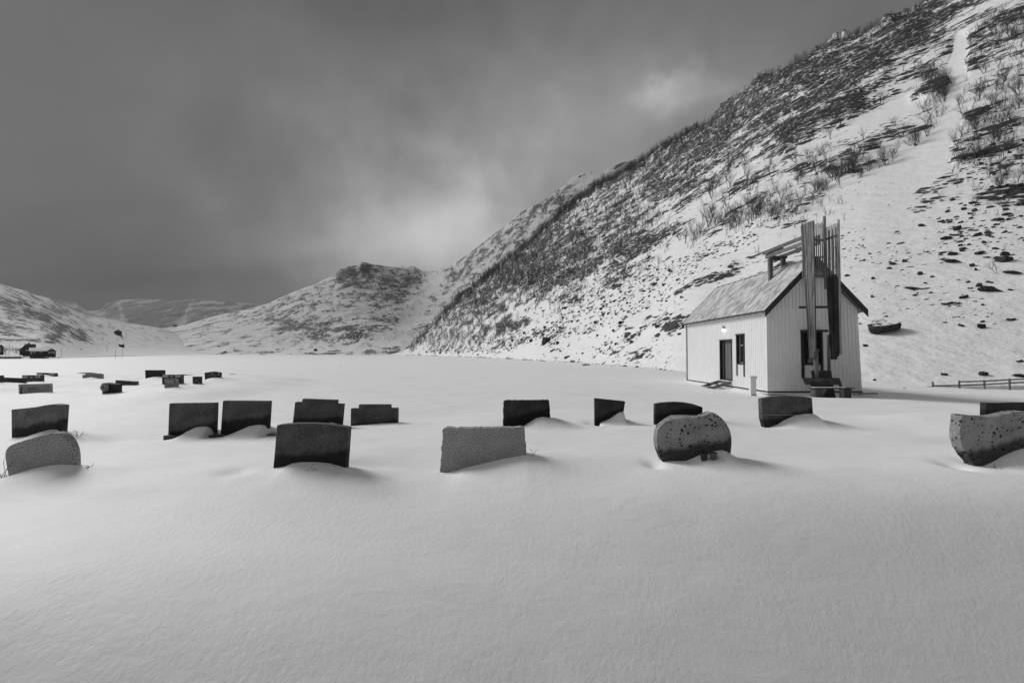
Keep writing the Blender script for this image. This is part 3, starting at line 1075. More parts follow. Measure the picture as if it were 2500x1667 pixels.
bx = cF([(420, 308), (600, 342)]); lettering(o, x0, z0, 18.2, (*bx[0], *bx[1]), m_letter, 2, seed=5)
o, x0, z0 = stone('black gravestone with pale carved panels standing farthest back in the left cluster', g_blk, 20.0, cF([(600, 262), (598, 196), (900, 206), (902, 262)]), cF([(600, 262), (720, 232), (800, 232), (902, 262)]), 0.14, sf=0.5)
patch_on(o, x0, z0, 20.0, [cF([(606, 206), (702, 206), (702, 240), (606, 240)]), cF([(800, 212), (894, 214), (894, 252), (800, 246)])], m_panel, 'carved_panel')
o, x0, z0 = stone('long light grey gravestone with a dark cross on its left and worn dark lettering', g_grey, 15.2, cF([(308, 555), (300, 390), (820, 378), (826, 514)]), cF([(308, 555), (480, 536), (700, 520), (826, 514)]), 0.09)
mb = MB()
poly_line(mb, cF([(353, 430), (353, 546)]), 15.2, x0, z0, .028)
poly_line(mb, cF([(328, 464), (380, 464)]), 15.2, x0, z0, .022)
poly_line(mb, cF([(343, 500), (343, 535)]), 15.2, x0, z0, .05)
mb.build('metal_cross', m_letterd, o)
bx = cF([(450, 442), (645, 492)]); lettering(o, x0, z0, 15.2, (*bx[0], *bx[1]), simple_mat('grey_lettering', 0.045, .2, 40), 2, seed=8)
stone('thin arched black gravestone top barely showing above the snow', g_drk, 22.5, cF([(1272, 232), (1270, 208), (1330, 202), (1420, 198), (1490, 200), (1548, 206), (1550, 222)]), cF([(1272, 228), (1340, 214), (1550, 216)]), 0.12, sf=.5)
o, x0, z0 = stone('low grey gravestone with stepped shoulders, half buried in the back row', g_grey, 20.0, cF([(1350, 292), (1350, 234), (1398, 234), (1398, 212), (1634, 212), (1640, 222), (1672, 222), (1672, 296)]), cF([(1350, 290), (1500, 290), (1560, 268), (1672, 296)]), 0.10, sf=.4)
o, x0, z0 = stone('long low black gravestone tilting down to the right behind the wreath', g_blk, 18.0, cF([(1888, 400), (1896, 320), (2236, 342), (2232, 404)]), cF([(1888, 395), (1975, 410), (2080, 402), (2232, 404)]), 0.13)
bx = cF([(1985, 376), (2120, 396)]); lettering(o, x0, z0, 18.0, (*bx[0], *bx[1]), simple_mat('dim_lettering', 0.12, .2, 40), 1, seed=9)
# stone with a wreath
o, x0, z0 = stone('small dark gravestone carrying a pale round wreath', g_drk, 15.0, cF([(1675, 545), (1668, 384), (1684, 368), (1880, 392), (1876, 534)]), cF([(1675, 546), (1780, 536), (1876, 532)]), 0.30, damp=(0.0,))
wc = P(*cF([(1745, 440)])[0], 15.0)
wr = empty('wreath', (wc.x, 14.93, wc.z))
tag(wr, 'frosted round wreath leaning against the small dark gravestone', 'wreath')
mb = MB()
rw = random.Random(4)
for k in range(230):
    an = rw.uniform(0, 2 * math.pi)
    rr_ = 0.085 + 0.045 * rw.uniform(-1, 1)
    c0 = Vector((math.cos(an) * rr_, rw.uniform(-.03, .02), math.sin(an) * rr_))
    d = Vector((-math.sin(an), rw.uniform(-.6, .2), math.cos(an))) * rw.uniform(.02, .045)
    d += Vector((math.cos(an), 0, math.sin(an))) * rw.uniform(-.02, .03)
    mb.tube(c0, c0 + d, 0.009, 0.003, 4)
mb.build('frosted_twigs', simple_mat('frosted_green', 0.42, .5, 30), wr)
mb = MB()
for k in range(26):
    a0, a1 = 2 * math.pi * k / 26, 2 * math.pi * (k + 1) / 26
    mb.tube((math.cos(a0) * .085, 0.01, math.sin(a0) * .085), (math.cos(a1) * .085, 0.01, math.sin(a1) * .085), .035, .035, 7, False)
mb.build('ring', m_twig, wr)

o, x0, z0 = stone('tall dark gravestone standing alone behind the paired panel stone', g_drk, 20.0, cG([(370, 322), (362, 157), (672, 157), (672, 266)]), cG([(366, 322), (450, 306), (520, 270), (585, 258), (672, 266)]), 0.10, sf=.4, damp=(0.02,))
o, x0, z0 = stone('black gravestone with three panels behind the small pale stone', g_blk, 17.2, cG([(642, 390), (640, 232), (955, 230), (960, 376)]), cG([(642, 390), (960, 376)]), 0.15)
patch_on(o, x0, z0, 17.2, [cG([(652, 242), (745, 242), (745, 276), (652, 276)]), cG([(854, 242), (948, 242), (948, 274), (854, 274)])], m_panel, 'carved_panel')
patch_on(o, x0, z0, 17.2, [cG([(770, 252), (800, 258), (830, 252), (820, 266), (800, 278), (780, 266)])], m_panel, 'carved_bird')
o, x0, z0 = stone('small pale leaning gravestone with a dark border in front of the black one', g_grey, 15.3, cG([(683, 453), (662, 302), (862, 296), (872, 432)]), cG([(683, 453), (800, 440), (872, 428)]), 0.14)
mb = MB()
rq = random.Random(12)
for (ax, ay), (bx_, by_) in (((672, 312), (845, 312)), ((672, 312), (692, 385)), ((850, 312), (852, 370))):
    for k in range(26):
        u = k / 25
        q = cG([(ax + (bx_ - ax) * u + rq.uniform(-5, 5), ay + (by_ - ay) * u + rq.uniform(-5, 5))])[0]
        c0 = P(*q, 15.3)
        mb.box(c0.x - x0 - .008, c0.x - x0 + .008, -.004, .002, c0.z - z0 - .008, c0.z - z0 + .008)
mb.build('carved_border', m_letterd, o)
bx = cG([(708, 380), (835, 425)]); lettering(o, x0, z0, 15.3, (*bx[0], *bx[1]), m_letterd, 2, seed=14)
o, x0, z0 = stone('sunken flat-topped dark gravestone behind the paneled black one', g_drk, 21.5, cG([(990, 262), (985, 229), (1138, 230), (1130, 238)]), cG([(985, 262), (1055, 258), (1085, 240), (1138, 233)]), 0.12, sf=.5, damp=(0.,))
o, x0, z0 = stone('small square gravestone with a dark heart carved on its face', g_slate, 17.2, cG([(1142, 388), (1142, 264), (1268, 264), (1266, 382)]), cG([(1142, 390), (1266, 384)]), 0.13)
hp = []
for k in range(28):
    tt = 2 * math.pi * k / 28
    hx = 16 * math.sin(tt) ** 3
    hz = 13 * math.cos(tt) - 5 * math.cos(2 * tt) - 2 * math.cos(3 * tt) - math.cos(4 * tt)
    hp.append((1203 + hx * 3.3, 322 - hz * 3.6))
pp = [P(x, y, 17.2) for x, y in cG(hp)]
mb = MB(); mb.prism([(p.x - x0, p.z - z0) for p in pp], -.012, .004); hh = mb.build('carved_heart', g_blk, o)
bx = cG([(1172, 300), (1235, 345)]); lettering(o, x0, z0, 17.19, (*bx[0], *bx[1]), m_letter, 2, seed=15).location = (0, -.012, 0)
mb = MB()
for (qx, qy) in ((1152, 360), (1160, 375), (1250, 360), (1242, 375)):
    c0 = P(*cG([(qx, qy)])[0], 17.2); mb.tube((c0.x - x0, -.006, c0.z - z0), (c0.x - x0, .002, c0.z - z0), .022, .022, 8)
mb.build('carved_leaf', m_letter, o)
o, x0, z0 = stone('grey gravestone with a curved top and pale lettering at the right of the back cluster', g_slate, 18.5, cG([(1345, 328), (1338, 200), (1400, 192), (1440, 183), (1480, 181), (1530, 186), (1596, 197), (1590, 274)]), cG([(1345, 328), (1410, 312), (1450, 285), (1500, 272), (1590, 278)]), 0.13, sf=.35)
bx = cG([(1385, 232), (1555, 262)]); lettering(o, x0, z0, 18.5, (*bx[0], *bx[1]), m_letter, 2, seed=17)
mb = MB()
for (qx, qy) in ((1465, 205), (1470, 216), (1572, 212), (1580, 235)):
    c0 = P(*cG([(qx, qy)])[0], 18.5); mb.tube((c0.x - x0, -.005, c0.z - z0), (c0.x - x0, .002, c0.z - z0), .03, .03, 8)
mb.build('carved_flower', m_letter, o)
stone('last black sliver of a buried gravestone right of the curved one', g_drk, 21.0, cG([(1742, 226), (1735, 221), (1850, 217), (1846, 222)]), cG([(1735, 222), (1785, 230), (1850, 219)]), 0.10, sf=.5, damp=(0.,))

# --- second row
o, x0, z0 = stone('spotted grey gravestone with a wavy top behind the pale boulder-shaped one', g_spot, 9.0, cA([(95, 632), (93, 402), (200, 392), (300, 380), (380, 364), (440, 359), (500, 366), (508, 372), (492, 592)]), cA([(60, 634), (110, 632), (200, 626), (300, 610), (360, 580), (430, 562), (485, 566), (500, 588)]), 0.155, damp=(.16,))
o, x0, z0 = stone('dark rectangular gravestone on a low plinth, left of a matching pair', g_mid, 9.3, cA([(1378, 608), (1388, 352), (1762, 347), (1752, 620)]), cA([(1330, 650), (1440, 646), (1500, 625), (1560, 572), (1620, 545), (1700, 540), (1742, 560), (1750, 625)]), 0.13, damp=(.10,), sf=.28)
mb = MB(); a = P(*cA([(1338, 616)])[0], 9.14); c = P(*cA([(1790, 616)])[0], 9.14)
mb.box(a.x - x0, c.x - x0, -.16, .18, -.20, a.z - z0); mb.build('plinth', g_blk, o, bevel=.006)
o, x0, z0 = stone('dark rectangular gravestone with a bulging damp stain, right of a matching pair', g_mid, 9.3, cA([(1808, 606), (1828, 330), (2206, 333), (2190, 600)]), cA([(1800, 616), (1870, 604), (1960, 570), (2050, 535), (2120, 524), (2180, 530), (2200, 575), (2215, 612)]), 0.13, damp=(.22,), sf=.28)
mb = MB(); a = P(*cA([(1768, 608)])[0], 9.16); c = P(*cA([(2255, 600)])[0], 9.16)
mb.box(a.x - x0, c.x - x0, -.14, .18, -.25, a.z - z0); mb.build('plinth', g_blk, o, bevel=.006)
o, x0, z0 = stone('dark gravestone with stepped shoulders leaning right behind the arched one', g_mid, 10.2, cB([(243, 340), (262, 168), (318, 168), (320, 142), (594, 152), (592, 181), (645, 183), (630, 348)]), cB([(200, 330), (243, 335), (400, 340), (500, 330), (555, 318), (605, 330), (630, 350)]), 0.13, damp=(.08,))
o, x0, z0 = stone('low dark gravestone with stepped shoulders half sunk in a snow ridge', g_mid, 10.6, cB([(705, 362), (707, 219), (770, 218), (770, 188), (1022, 188), (1022, 216), (1080, 216), (1078, 334)]), cB([(705, 362), (850, 346), (950, 336), (1078, 331), (1200, 332)]), 0.13, damp=(.01,), sf=.6, sx=.8)
o, x0, z0 = stone('black rounded gravestone with a rough top standing in the second row', g_drk, 9.6, cB([(1921, 368), (1922, 290), (1919, 240), (1925, 165), (1937, 154), (2100, 153), (2280, 151), (2291, 160), (2293, 220), (2299, 298)]), cB([(1890, 370), (1930, 370), (2080, 362), (2150, 318), (2190, 294), (2240, 284), (2299, 292)]), 0.12, rough=0.006, damp=(.16,))
o, x0, z0 = stone('narrow dark gravestone with a pointed drift climbing its right side', g_drk, 10.0, cC([(192, 392), (190, 153), (458, 181), (440, 300)]), cC([(170, 394), (225, 385), (235, 350), (330, 312), (400, 270), (440, 262), (455, 335)]), 0.13, damp=(.10,), sf=.22, sx=.15)
o, x0, z0 = stone('dark arched gravestone just behind the heart-shaped one', g_drk, 9.8, cC([(722, 390), (724, 204), (790, 192), (890, 186), (980, 190), (1060, 203), (1142, 231), (1140, 302)]), cC([(690, 388), (740, 386), (800, 330), (860, 298), (950, 296), (1140, 305)]), 0.13, damp=(.13,))
o, x0, z0 = stone('dark arched gravestone with a split base, in front of the chapel corner', g_mid, 9.5, cC([(1690, 412), (1668, 330), (1662, 158), (1750, 140), (1870, 130), (2000, 136), (2108, 148), (2118, 292)]), cC([(1640, 414), (1720, 410), (1800, 385), (1860, 345), (1960, 302), (2050, 286), (2118, 288), (2160, 340)]), 0.14, damp=(.10,))
mb = MB(); a = P(*cC([(1672, 299)])[0], 9.5); c = P(*cC([(1975, 297)])[0], 9.5)
mb.box(a.x - x0, c.x - x0, -.003, .004, a.z - z0 - .004, a.z - z0 + .004); mb.build('pale_seam', m_letter, o)
stone('dark straight-topped gravestone partly behind the large scrolled one at the right edge', g_drk, 9.5, cD([(1083, 720), (1085, 541), (1300, 545), (1450, 537), (1760, 540), (1765, 700)]), cD([(1083, 720), (1765, 700)]), 0.13)

# --- front row
o, x0, z0 = stone('pale granite gravestone with a rounded boulder outline, front left', g_pale, 6.2, cA([(62, 942), (45, 860), (34, 780), (38, 742), (60, 708), (100, 682), (160, 664), (240, 640), (320, 616), (400, 596), (460, 590), (505, 598), (545, 632), (580, 690), (600, 760), (604, 862)]), cA([(-30, 930), (62, 938), (130, 920), (280, 880), (420, 850), (510, 843), (604, 852), (680, 880)]), 0.12, bev=0.03, rnd=1, sf=.35)
o, x0, z0 = stone('dark arched gravestone with black lichen spots, front row left of centre', g_mid, 6.3, cB([(88, 694), (100, 560), (118, 352), (190, 344), (270, 339), (400, 338), (500, 344), (600, 356), (690, 372), (668, 676)]), cB([(20, 694), (90, 694), (180, 680), (240, 655), (310, 644), (430, 642), (520, 648), (600, 662), (668, 678), (730, 675)]), 0.125, damp=(.13,), sf=.35)
o, x0, z0 = stone('pale granite gravestone with a chipped rough edge, front row centre', g_pale, 6.6, cB([(1415, 728), (1425, 620), (1428, 540), (1438, 460), (1434, 395), (1445, 380), (1470, 373), (1600, 377), (1700, 373), (1900, 374), (2060, 366), (2085, 372), (2097, 395), (2096, 480), (2106, 520), (2104, 588)]), cB([(1380, 726), (1480, 726), (1540, 716), (1620, 690), (1750, 660), (1900, 625), (2010, 603), (2105, 587), (2180, 590)]), 0.15, rough=0.008, bev=0.015, sf=.6, sb=.6, sx=.9)
o, x0, z0 = stone('large spotted gravestone with a scrolled heart-like outline beside two flower pots', g_spotbig, 6.6, cC([(790, 712), (762, 650), (742, 590), (734, 520), (742, 450), (762, 405), (800, 368), (850, 343), (910, 332), (990, 328), (1060, 326), (1130, 314), (1190, 288), (1228, 275), (1262, 290), (1310, 325), (1352, 375), (1382, 430), (1397, 490), (1398, 560), (1391, 632)]), cC([(700, 720), (790, 706), (860, 706), (990, 702), (1050, 680), (1110, 650), (1180, 636), (1250, 608), (1310, 595), (1350, 604), (1391, 630), (1450, 660)]), 0.16, damp=(.14,), sf=.32)
o, x0, z0 = stone('largest spotted gravestone with a scooped wavy top, cut by the right edge', g_spotbig, 6.4, cD([(935, 1310), (860, 1230), (790, 1120), (752, 1000), (750, 900), (762, 800), (772, 690), (900, 700), (1020, 714), (1150, 716), (1250, 706), (1340, 684), (1420, 662), (1500, 654), (1590, 650), (1720, 690), (1800, 780), (1840, 900), (1840, 1060)]), cD([(700, 1330), (820, 1325), (930, 1342), (1040, 1350), (1130, 1310), (1190, 1282), (1300, 1215), (1450, 1150), (1600, 1105), (1840, 1080)]), 0.16, damp=(.16,), sf=.32)
SCOOPS += [(11.6, 20.9, 1.6, 1.0, .16), (11.3, 24.0, .9, 2.4, .15), (11.4, 28.5, .8, 2.6, .10), (14.5, 20.6, 2.6, .9, .09), (P(590, 1147, 6.3).x, 6.15, .22, .20, .05), (P(2315, 1120, 6.5).x, 6.35, .16, .22, .09), (P(1598, 1128, 6.5).x, 6.5, .14, .2, .06), (P(1480, 1050, 9.8).x, 9.9, .3, .4, .05),
           (P(15, 1160, 6.1).x, 6.15, .12, .15, .08), (P(880, 1120, 6.4).x, 6.7, .35, .25, .05), (P(230, 1075, 8.6).x, 9.0, .5, .3, .06), (P(205, 1120, 6.6).x, 6.5, .4, .25, .04), (P(1870, 1135, 6.4).x, 6.7, .7, .3, .04)]


# flower pots standing in the drift
def pot(label, px, py, D, r, h, mat, lean=0.0):
    c = P(px, py, D)
    e = empty('flower_pot', (c.x, D, c.z - h))
    e.rotation_euler = (0, lean, 0)
    tag(e, label, 'flower pot', 'flower pots by the spotted gravestone')
    prof = [(r * .62, 0), (r * .88, h * .72), (r * .95, h * .74), (r, h), (r * .9, h), (r * .84, h * .7), (r * .6, h * .1)]
    n = 28
    mb = MB()
    vs, fs = [], []
    for i, (rr__, z) in enumerate(prof):
        for k in range(n):
            an = 2 * math.pi * k / n
            vs.append((rr__ * math.cos(an), rr__ * math.sin(an), z))
    for i in range(len(prof) - 1):
        for k in range(n):
            fs.append((i * n + k, i * n + (k + 1) % n, (i + 1) * n + (k + 1) % n, (i + 1) * n + k))
    fs.append(tuple(range(n))[::-1])
    fs.append(tuple(range((len(prof) - 1) * n, len(prof) * n)))
    mb.add(vs, fs)
    mb.build('pot', mat, e, smooth_shade=False)
    mb = MB()
    rp = [(r * 1.08, h * .80), (r * 1.10, h), (r * .95, h * 1.01)]
    vs, fs = [], []
    for i, (rr__, z) in enumerate(rp):
        for k in range(n):
            an = 2 * math.pi * k / n
            vs.append((rr__ * math.cos(an), rr__ * math.sin(an), z))
    for i in range(2):
        for k in range(n):
            fs.append((i * n + k, i * n + (k + 1) % n, (i + 1) * n + (k + 1) % n, (i + 1) * n + k))
    mb.add(vs, fs)
    mb.build('rim', mat, e)
    return e


pot('dark conical flower pot, left of two in the drift', *cC([(1152, 634)])[0], 6.42, 0.052, .13, m_pot2)
pot('rimmed grey flower pot, right of two in the drift', *cC([(1240, 632)])[0], 6.40, 0.052, .12, m_pot, R(-6))

# ------------------------------------------------------------------ chapel
CH = empty('chapel', (12.0, 21.4, -0.2), R(0.5))
tag(CH, 'small white boarded chapel with a frosted roof and timber bell frame', 'chapel')
GW, LEN, EH, RH = 4.45, 9.6, 3.97, 6.22
RXC = GW / 2 - 0.04


def warp(x, y, z):
    return (x * (1 - .0085 * min(z, 4.2)), y, z)


def gable_top(x):
    return EH + 0.02 + (RH - EH - 0.08) * (1 - abs(x - RXC) / (RXC + 0.0)) if True else EH


# openings
DOOR = (3.30, 4.72, 0.30, 2.57)      # y0, y1, z0, z1 on the side wall
WIN = (2.02, 2.80, 1.22, 2.75)
GWIN = (1.62, 2.55, 1.25, 2.80)      # x0, x1, z0, z1 on the gable


def side_wall():
    mb = MB()
    # solid wall with its openings left out
    ys = [0, WIN[0], WIN[1], DOOR[0], DOOR[1], LEN]
    for a, b_ in zip(ys[:-1], ys[1:]):
        if (a, b_) == (WIN[0], WIN[1]):
            mb.box(.0, .18, a, b_, 0, WIN[2]); mb.box(.0, .18, a, b_, WIN[3], EH)
        elif (a, b_) == (DOOR[0], DOOR[1]):
            mb.box(.0, .18, a, b_, DOOR[3], EH); mb.box(.0, .18, a, b_, 0, DOOR[2])
        else:
            mb.box(.0, .18, a, b_, 0, EH)
    return mb.build('side_wall', m_white, CH, warp=warp)


side_wall()
mb = MB()
n = int(LEN / 0.165)
bw_ = LEN / n
for i in range(n):
    a, b_ = i * bw_ + .011, (i + 1) * bw_ - .011
    segs = [(0.03, EH - .02)]
    for (o0, o1, z0_, z1_) in (DOOR, WIN):
        if b_ > o0 and a < o1:
            segs = [(0.03, z0_), (z1_, EH - .02)]
    for z0_, z1_ in segs:
        if z1_ - z0_ > .05: mb.box(-.022, 0, a, b_, z0_, z1_)
side_boards = mb.build('side_cladding', m_white, CH, warp=warp, bevel=.004)

mb = MB()
# gable wall, with window opening
def gpoly(pts, y0, y1): mb.prism(pts, y0, y1)
gx = [0.0, GWIN[0], GWIN[1], GW]
mb.prism([(0.18, 0), (GWIN[0], 0), (GWIN[0], gable_top(GWIN[0])), (0.18, gable_top(.18))], 0.0, .16)
mb.prism([(GWIN[0], 0), (GWIN[1], 0), (GWIN[1], GWIN[2]), (GWIN[0], GWIN[2])], 0.0, .16)
mb.prism([(GWIN[0], GWIN[3]), (GWIN[1], GWIN[3]), (GWIN[1], gable_top(GWIN[1])), (RXC, gable_top(RXC)), (GWIN[0], gable_top(GWIN[0]))], 0.0, .16)
mb.prism([(GWIN[1], 0), (GW, 0), (GW, gable_top(GW)), (GWIN[1], gable_top(GWIN[1]))], 0.0, .16)
mb.build('gable_wall', m_white, CH, warp=warp)
mb = MB()
n = int(GW / 0.172)
bw_ = GW / n
SEAM = 3.93
for i in range(n):
    a, b_ = i * bw_ + .013, (i + 1) * bw_ - .013
    t0, t1 = gable_top(a) - .03, gable_top(b_) - .03
    segs = [(0.03, SEAM)]
    if b_ > GWIN[0] and a < GWIN[1]: segs = [(0.03, GWIN[2]), (GWIN[3], SEAM)]
    for z0_, z1_ in segs:
        mb.hexa([(a, -.022, z0_), (b_, -.022, z0_), (b_, -.001, z0_), (a, -.001, z0_), (a, -.022, min(z1_, t0)), (b_, -.022, min(z1_, t1)), (b_, -.001, min(z1_, t1)), (a, -.001, min(z1_, t0))])
    if min(t0, t1) > SEAM + .1:
        mb.hexa([(a, -.032, SEAM + .012), (b_, -.032, SEAM + .012), (b_, -.001, SEAM + .012), (a, -.001, SEAM + .012), (a, -.032, t0), (b_, -.032, t1), (b_, -.001, t1), (a, -.001, t0)])
mb.build('gable_cladding', m_white, CH, warp=warp, bevel=.004)
mb = MB()
mb.box(GW - .16, GW, .16, LEN, 0, EH)
mb.build('side_wall', m_white, CH, warp=warp)
mb = MB(); mb.prism([(.18, 0), (GW - .16, 0), (GW - .16, gable_top(GW - .16)), (RXC, gable_top(RXC)), (.18, gable_top(.18))], LEN - .14, LEN)
mb.build('back_wall', m_white, CH, warp=warp)
mb = MB(); mb.box(-.03, .03, -.034, .02, .02, EH); mb.box(-.03, .03, LEN - .02, LEN + .03, .02, EH)
mb.build('corner_board', m_whitetrim, CH, warp=warp, bevel=.005)
mb = MB()
mb.tube((-.06, LEN - .1, .0), (-.06, LEN - .1, EH - .1), .04, .04, 8)
mb.build('downpipe', m_metal, CH)
# base: dark gap, plinth board, concrete
mb = MB(); mb.box(-.012, GW + .01, -.012, LEN + .01, -.04, .03); mb.build('drip_gap', m_black, CH)
mb = MB()
mb.box(-.05, GW + .04, -.05, LEN + .04, -.10, -.042)
mb.build('sill_board', m_whitetrim, CH, bevel=.01)
mb = MB(); mb.box(.06, GW - .06, .06, LEN - .06, -.75, -.102); mb.build('foundation', m_concrete, CH)

# roof
def slope(side, u, v, off):
    """u along the ridge, v from eave tip (0) to ridge (1)"""
    tipx = -.22 if side < 0 else 4.55
    x = tipx + (RXC + .02 - tipx) * v
    z = 3.80 + (RH + .08 - 3.80) * v + off
    return (x, u, z)


Y0R, Y1R = -.28, LEN + .22
for side in (-1, 1):
    mb = MB()
    w = .36
    rr_ = random.Random(side + 5)
    SL = 4.3
    c_ = Y0R - .1
    while c_ < Y1R + SL:
        # one slanting course: u + SL v between c_ and c_ + w, kept inside the roof
        poly = [(Y0R, 0.0), (Y1R, 0.0), (Y1R, 1.0), (Y0R, 1.0)]
        for sgn, lim in ((1, c_ + .012), (-1, c_ + w - .012)):
            q = []
            for k in range(len(poly)):
                p0_, p1_ = poly[k], poly[(k + 1) % len(poly)]
                d0 = sgn * (p0_[0] + SL * p0_[1] - lim)
                d1 = sgn * (p1_[0] + SL * p1_[1] - lim)
                if d0 >= 0: q.append(p0_)
                if d0 * d1 < 0:
                    f_ = d0 / (d0 - d1)
                    q.append((p0_[0] + (p1_[0] - p0_[0]) * f_, p0_[1] + (p1_[1] - p0_[1]) * f_))
            poly = q
            if not poly: break
        if len(poly) >= 3:
            th = .022 + rr_.uniform(0, .010)
            vs = [slope(side, u_, v_, 0) for u_, v_ in poly] + [slope(side, u_, v_, th) for u_, v_ in poly]
            k = len(poly)
            mb.add(vs, [tuple(range(k))[::-1], tuple(range(k, 2 * k))] + [(i, (i + 1) % k, k + (i + 1) % k, k + i) for i in range(k)])
        c_ += w
    rf = mb.build('roof_boards', m_roof, CH)
    mb = MB()
    mb.hexa([slope(side, Y0R + .03, .015, -.11), slope(side, Y1R - .03, .015, -.11), slope(side, Y1R - .03, .985, -.11), slope(side, Y0R + .03, .985, -.11),
             slope(side, Y0R + .03, .015, -.004), slope(side, Y1R - .03, .015, -.004), slope(side, Y1R - .03, .985, -.004), slope(side, Y0R + .03, .985, -.004)])
    mb.build('roof_deck', m_concrete, CH)
    # dark rake boards front and back
    mb = MB()
    for y0_, y1_ in ((Y0R - .04, Y0R), (Y1R, Y1R + .04)):
        p = [slope(side, y0_, -.01, -.28), slope(side, y1_, -.01, -.28), slope(side, y1_, 1.0, -.28), slope(side, y0_, 1.0, -.28),
             slope(side, y0_, -.01, .055), slope(side, y1_, -.01, .055), slope(side, y1_, 1.0, .055), slope(side, y0_, 1.0, .055)]
        if side > 0: p = [p[3], p[2], p[1], p[0], p[7], p[6], p[5], p[4]]
        mb.hexa(p)
    mb.build('rake_board', m_dark, CH, bevel=.005)
mb = MB()
mb.box(-.27, -.225, Y0R, Y1R, 3.74, 3.80)
mb.build('eave_edge', m_dark, CH, bevel=.004)
mb = MB()
for k in range(17):
    y = .25 + k * .57
    mb.box(-.20, 0.0, y - .03, y + .03, 3.68, 3.755)
mb.build('rafter_ends', m_whitetrim, CH)
mb = MB(); mb.box(RXC - .06, RXC + .10, Y0R + .05, Y1R - .05, RH + .09, RH + .125); mb.build('ridge_cap', m_roof, CH, bevel=.01)

# door in its recess
y0, y1, z0_, z1_ = DOOR
mb = MB()
mb.box(-.05, .16, y0 + .0, y0 + .06, z0_, z1_); mb.box(-.05, .16, y1 - .06, y1, z0_, z1_); mb.box(-.06, .16, y0 - .02, y1 + .02, z1_ - .06, z1_ + .0)
mb.box(-.02, .16, y0 + .06, y1 - .06, z0_, z0_ + .04)
mb.build('door_frame', m_black, CH)
mb = MB(); mb.box(.115, .16, y0 + .062, y1 - .062, z0_ + .042, z1_ - .062)
d = mb.build('door', m_door, CH)
mb = MB(); mb.box(.06, .114, y1 - .30, y1 - .065, z0_ + .05, z1_ - .07); mb.build('door_side_panel', m_dark, CH)
mb = MB(); mb.tube((.115, y0 + .16, 1.36), (.07, y0 + .16, 1.36), .012, .012, 8); mb.tube((.07, y0 + .15, 1.36), (.07, y0 + .28, 1.36), .012, .012, 8)
mb.build('handle', m_bird, d)
mb = MB(); mb.box(.108, .114, y0 + .10, y1 - .33, z0_ + .10, z0_ + .11); mb.box(.108, .114, y0 + .10, y1 - .33, z1_ - .17, z1_ - .16)
mb.build('panel_line', m_dark, d)

# side window with long jambs reaching below the sill
y0, y1, z0_, z1_ = WIN
mb = MB()
mb.box(-.07, .17, y0 - .0, y0 + .055, z0_ - .62, z1_); mb.box(-.07, .17, y1 - .055, y1, z0_ - .60, z1_)
mb.box(-.09, .17, y0 - .03, y1 + .03, z1_, z1_ + .07); mb.box(-.05, .17, y0 + .055, y1 - .055, z0_, z0_ + .06)
wf = mb.build('window_frame', m_dark, CH)
for v_ in wf.data.vertices:
    if v_.co.z < z0_ - .01 and v_.co.x > 0: v_.co.x = -.022
mb = MB()
mb.box(.09, .14, y0 + .058, y0 + .11, z0_ + .062, z1_ - .002); mb.box(.09, .14, y1 - .11, y1 - .058, z0_ + .062, z1_ - .002); mb.box(.09, .14, y0 + .11, y1 - .11, z1_ - .55, z1_ - .50); mb.box(.09, .14, y0 + .11, y1 - .11, z0_ + .062, z0_ + .11)
mb.build('sash', m_metal, wf)
mb = MB(); mb.box(.143, .165, y0 + .057, y1 - .057, z0_ + .062, z1_ - .002); mb.build('pane', m_glass, wf)

# gable window
x0, x1, z0_, z1_ = GWIN
mb = MB()
mb.box(x0 - .02, x0 + .06, -.10, .14, z0_ - .62, z1_); mb.box(x1 - .06, x1 + .02, -.10, .14, z0_ - .45, z1_)
mb.box(x0 - .06, x1 + .06, -.12, .14, z1_, z1_ + .09); mb.box(x0 + .06, x1 - .06, -.08, .14, z0_, z0_ + .10)
gf = mb.build('window_frame', m_black, CH)
for v_ in gf.data.vertices:
    if v_.co.z < z0_ - .01 and v_.co.y > 0: v_.co.y = -.024
mb = MB(); mb.box(x0 + .062, x1 - .062, .05, .07, z0_ + .102, z1_ - .002); mb.build('pane', m_glass, gf)
mb = MB(); mb.box(x0 + .062, x0 + .10, .02, .048, z0_ + .102, z1_ - .002); mb.box(x1 - .24, x1 - .20, .02, .048, z0_ + .102, z1_ - .002); mb.build('sash', m_dark, gf)

# lamp above the door
mb = MB()
bm = bmesh.new(); bmesh.ops.create_uvsphere(bm, u_segments=20, v_segments=12, radius=.062)
me = bpy.data.meshes.new('globe'); bm.to_mesh(me); bm.free(); me.materials.append(m_lamp)
for p in me.polygons: p.use_smooth = True
mb.tube((-.022, 4.10, 3.22), (-.10, 4.10, 3.22), .05, .04, 10); mb.tube((-.12, 4.10, 3.16), (-.12, 4.10, 3.36), .03, .055, 10)
wl = mb.build('wall_lamp', m_metal, CH)
gl = bpy.data.objects.new('globe', me); COL.objects.link(gl); gl.parent = wl; gl.location = (-.13, 4.10, 3.10)

# bell frame: U of timber walls open to the front, standing before the gable (own local metres, chapel frame)
BT = empty('bell_frame', (0, 0, 0)); BT.parent = CH
LX, RX = 1.39, 2.47          # inner faces of the two side walls
YF, YB = -1.38, -.50         # front and back edges
TZ = 7.69


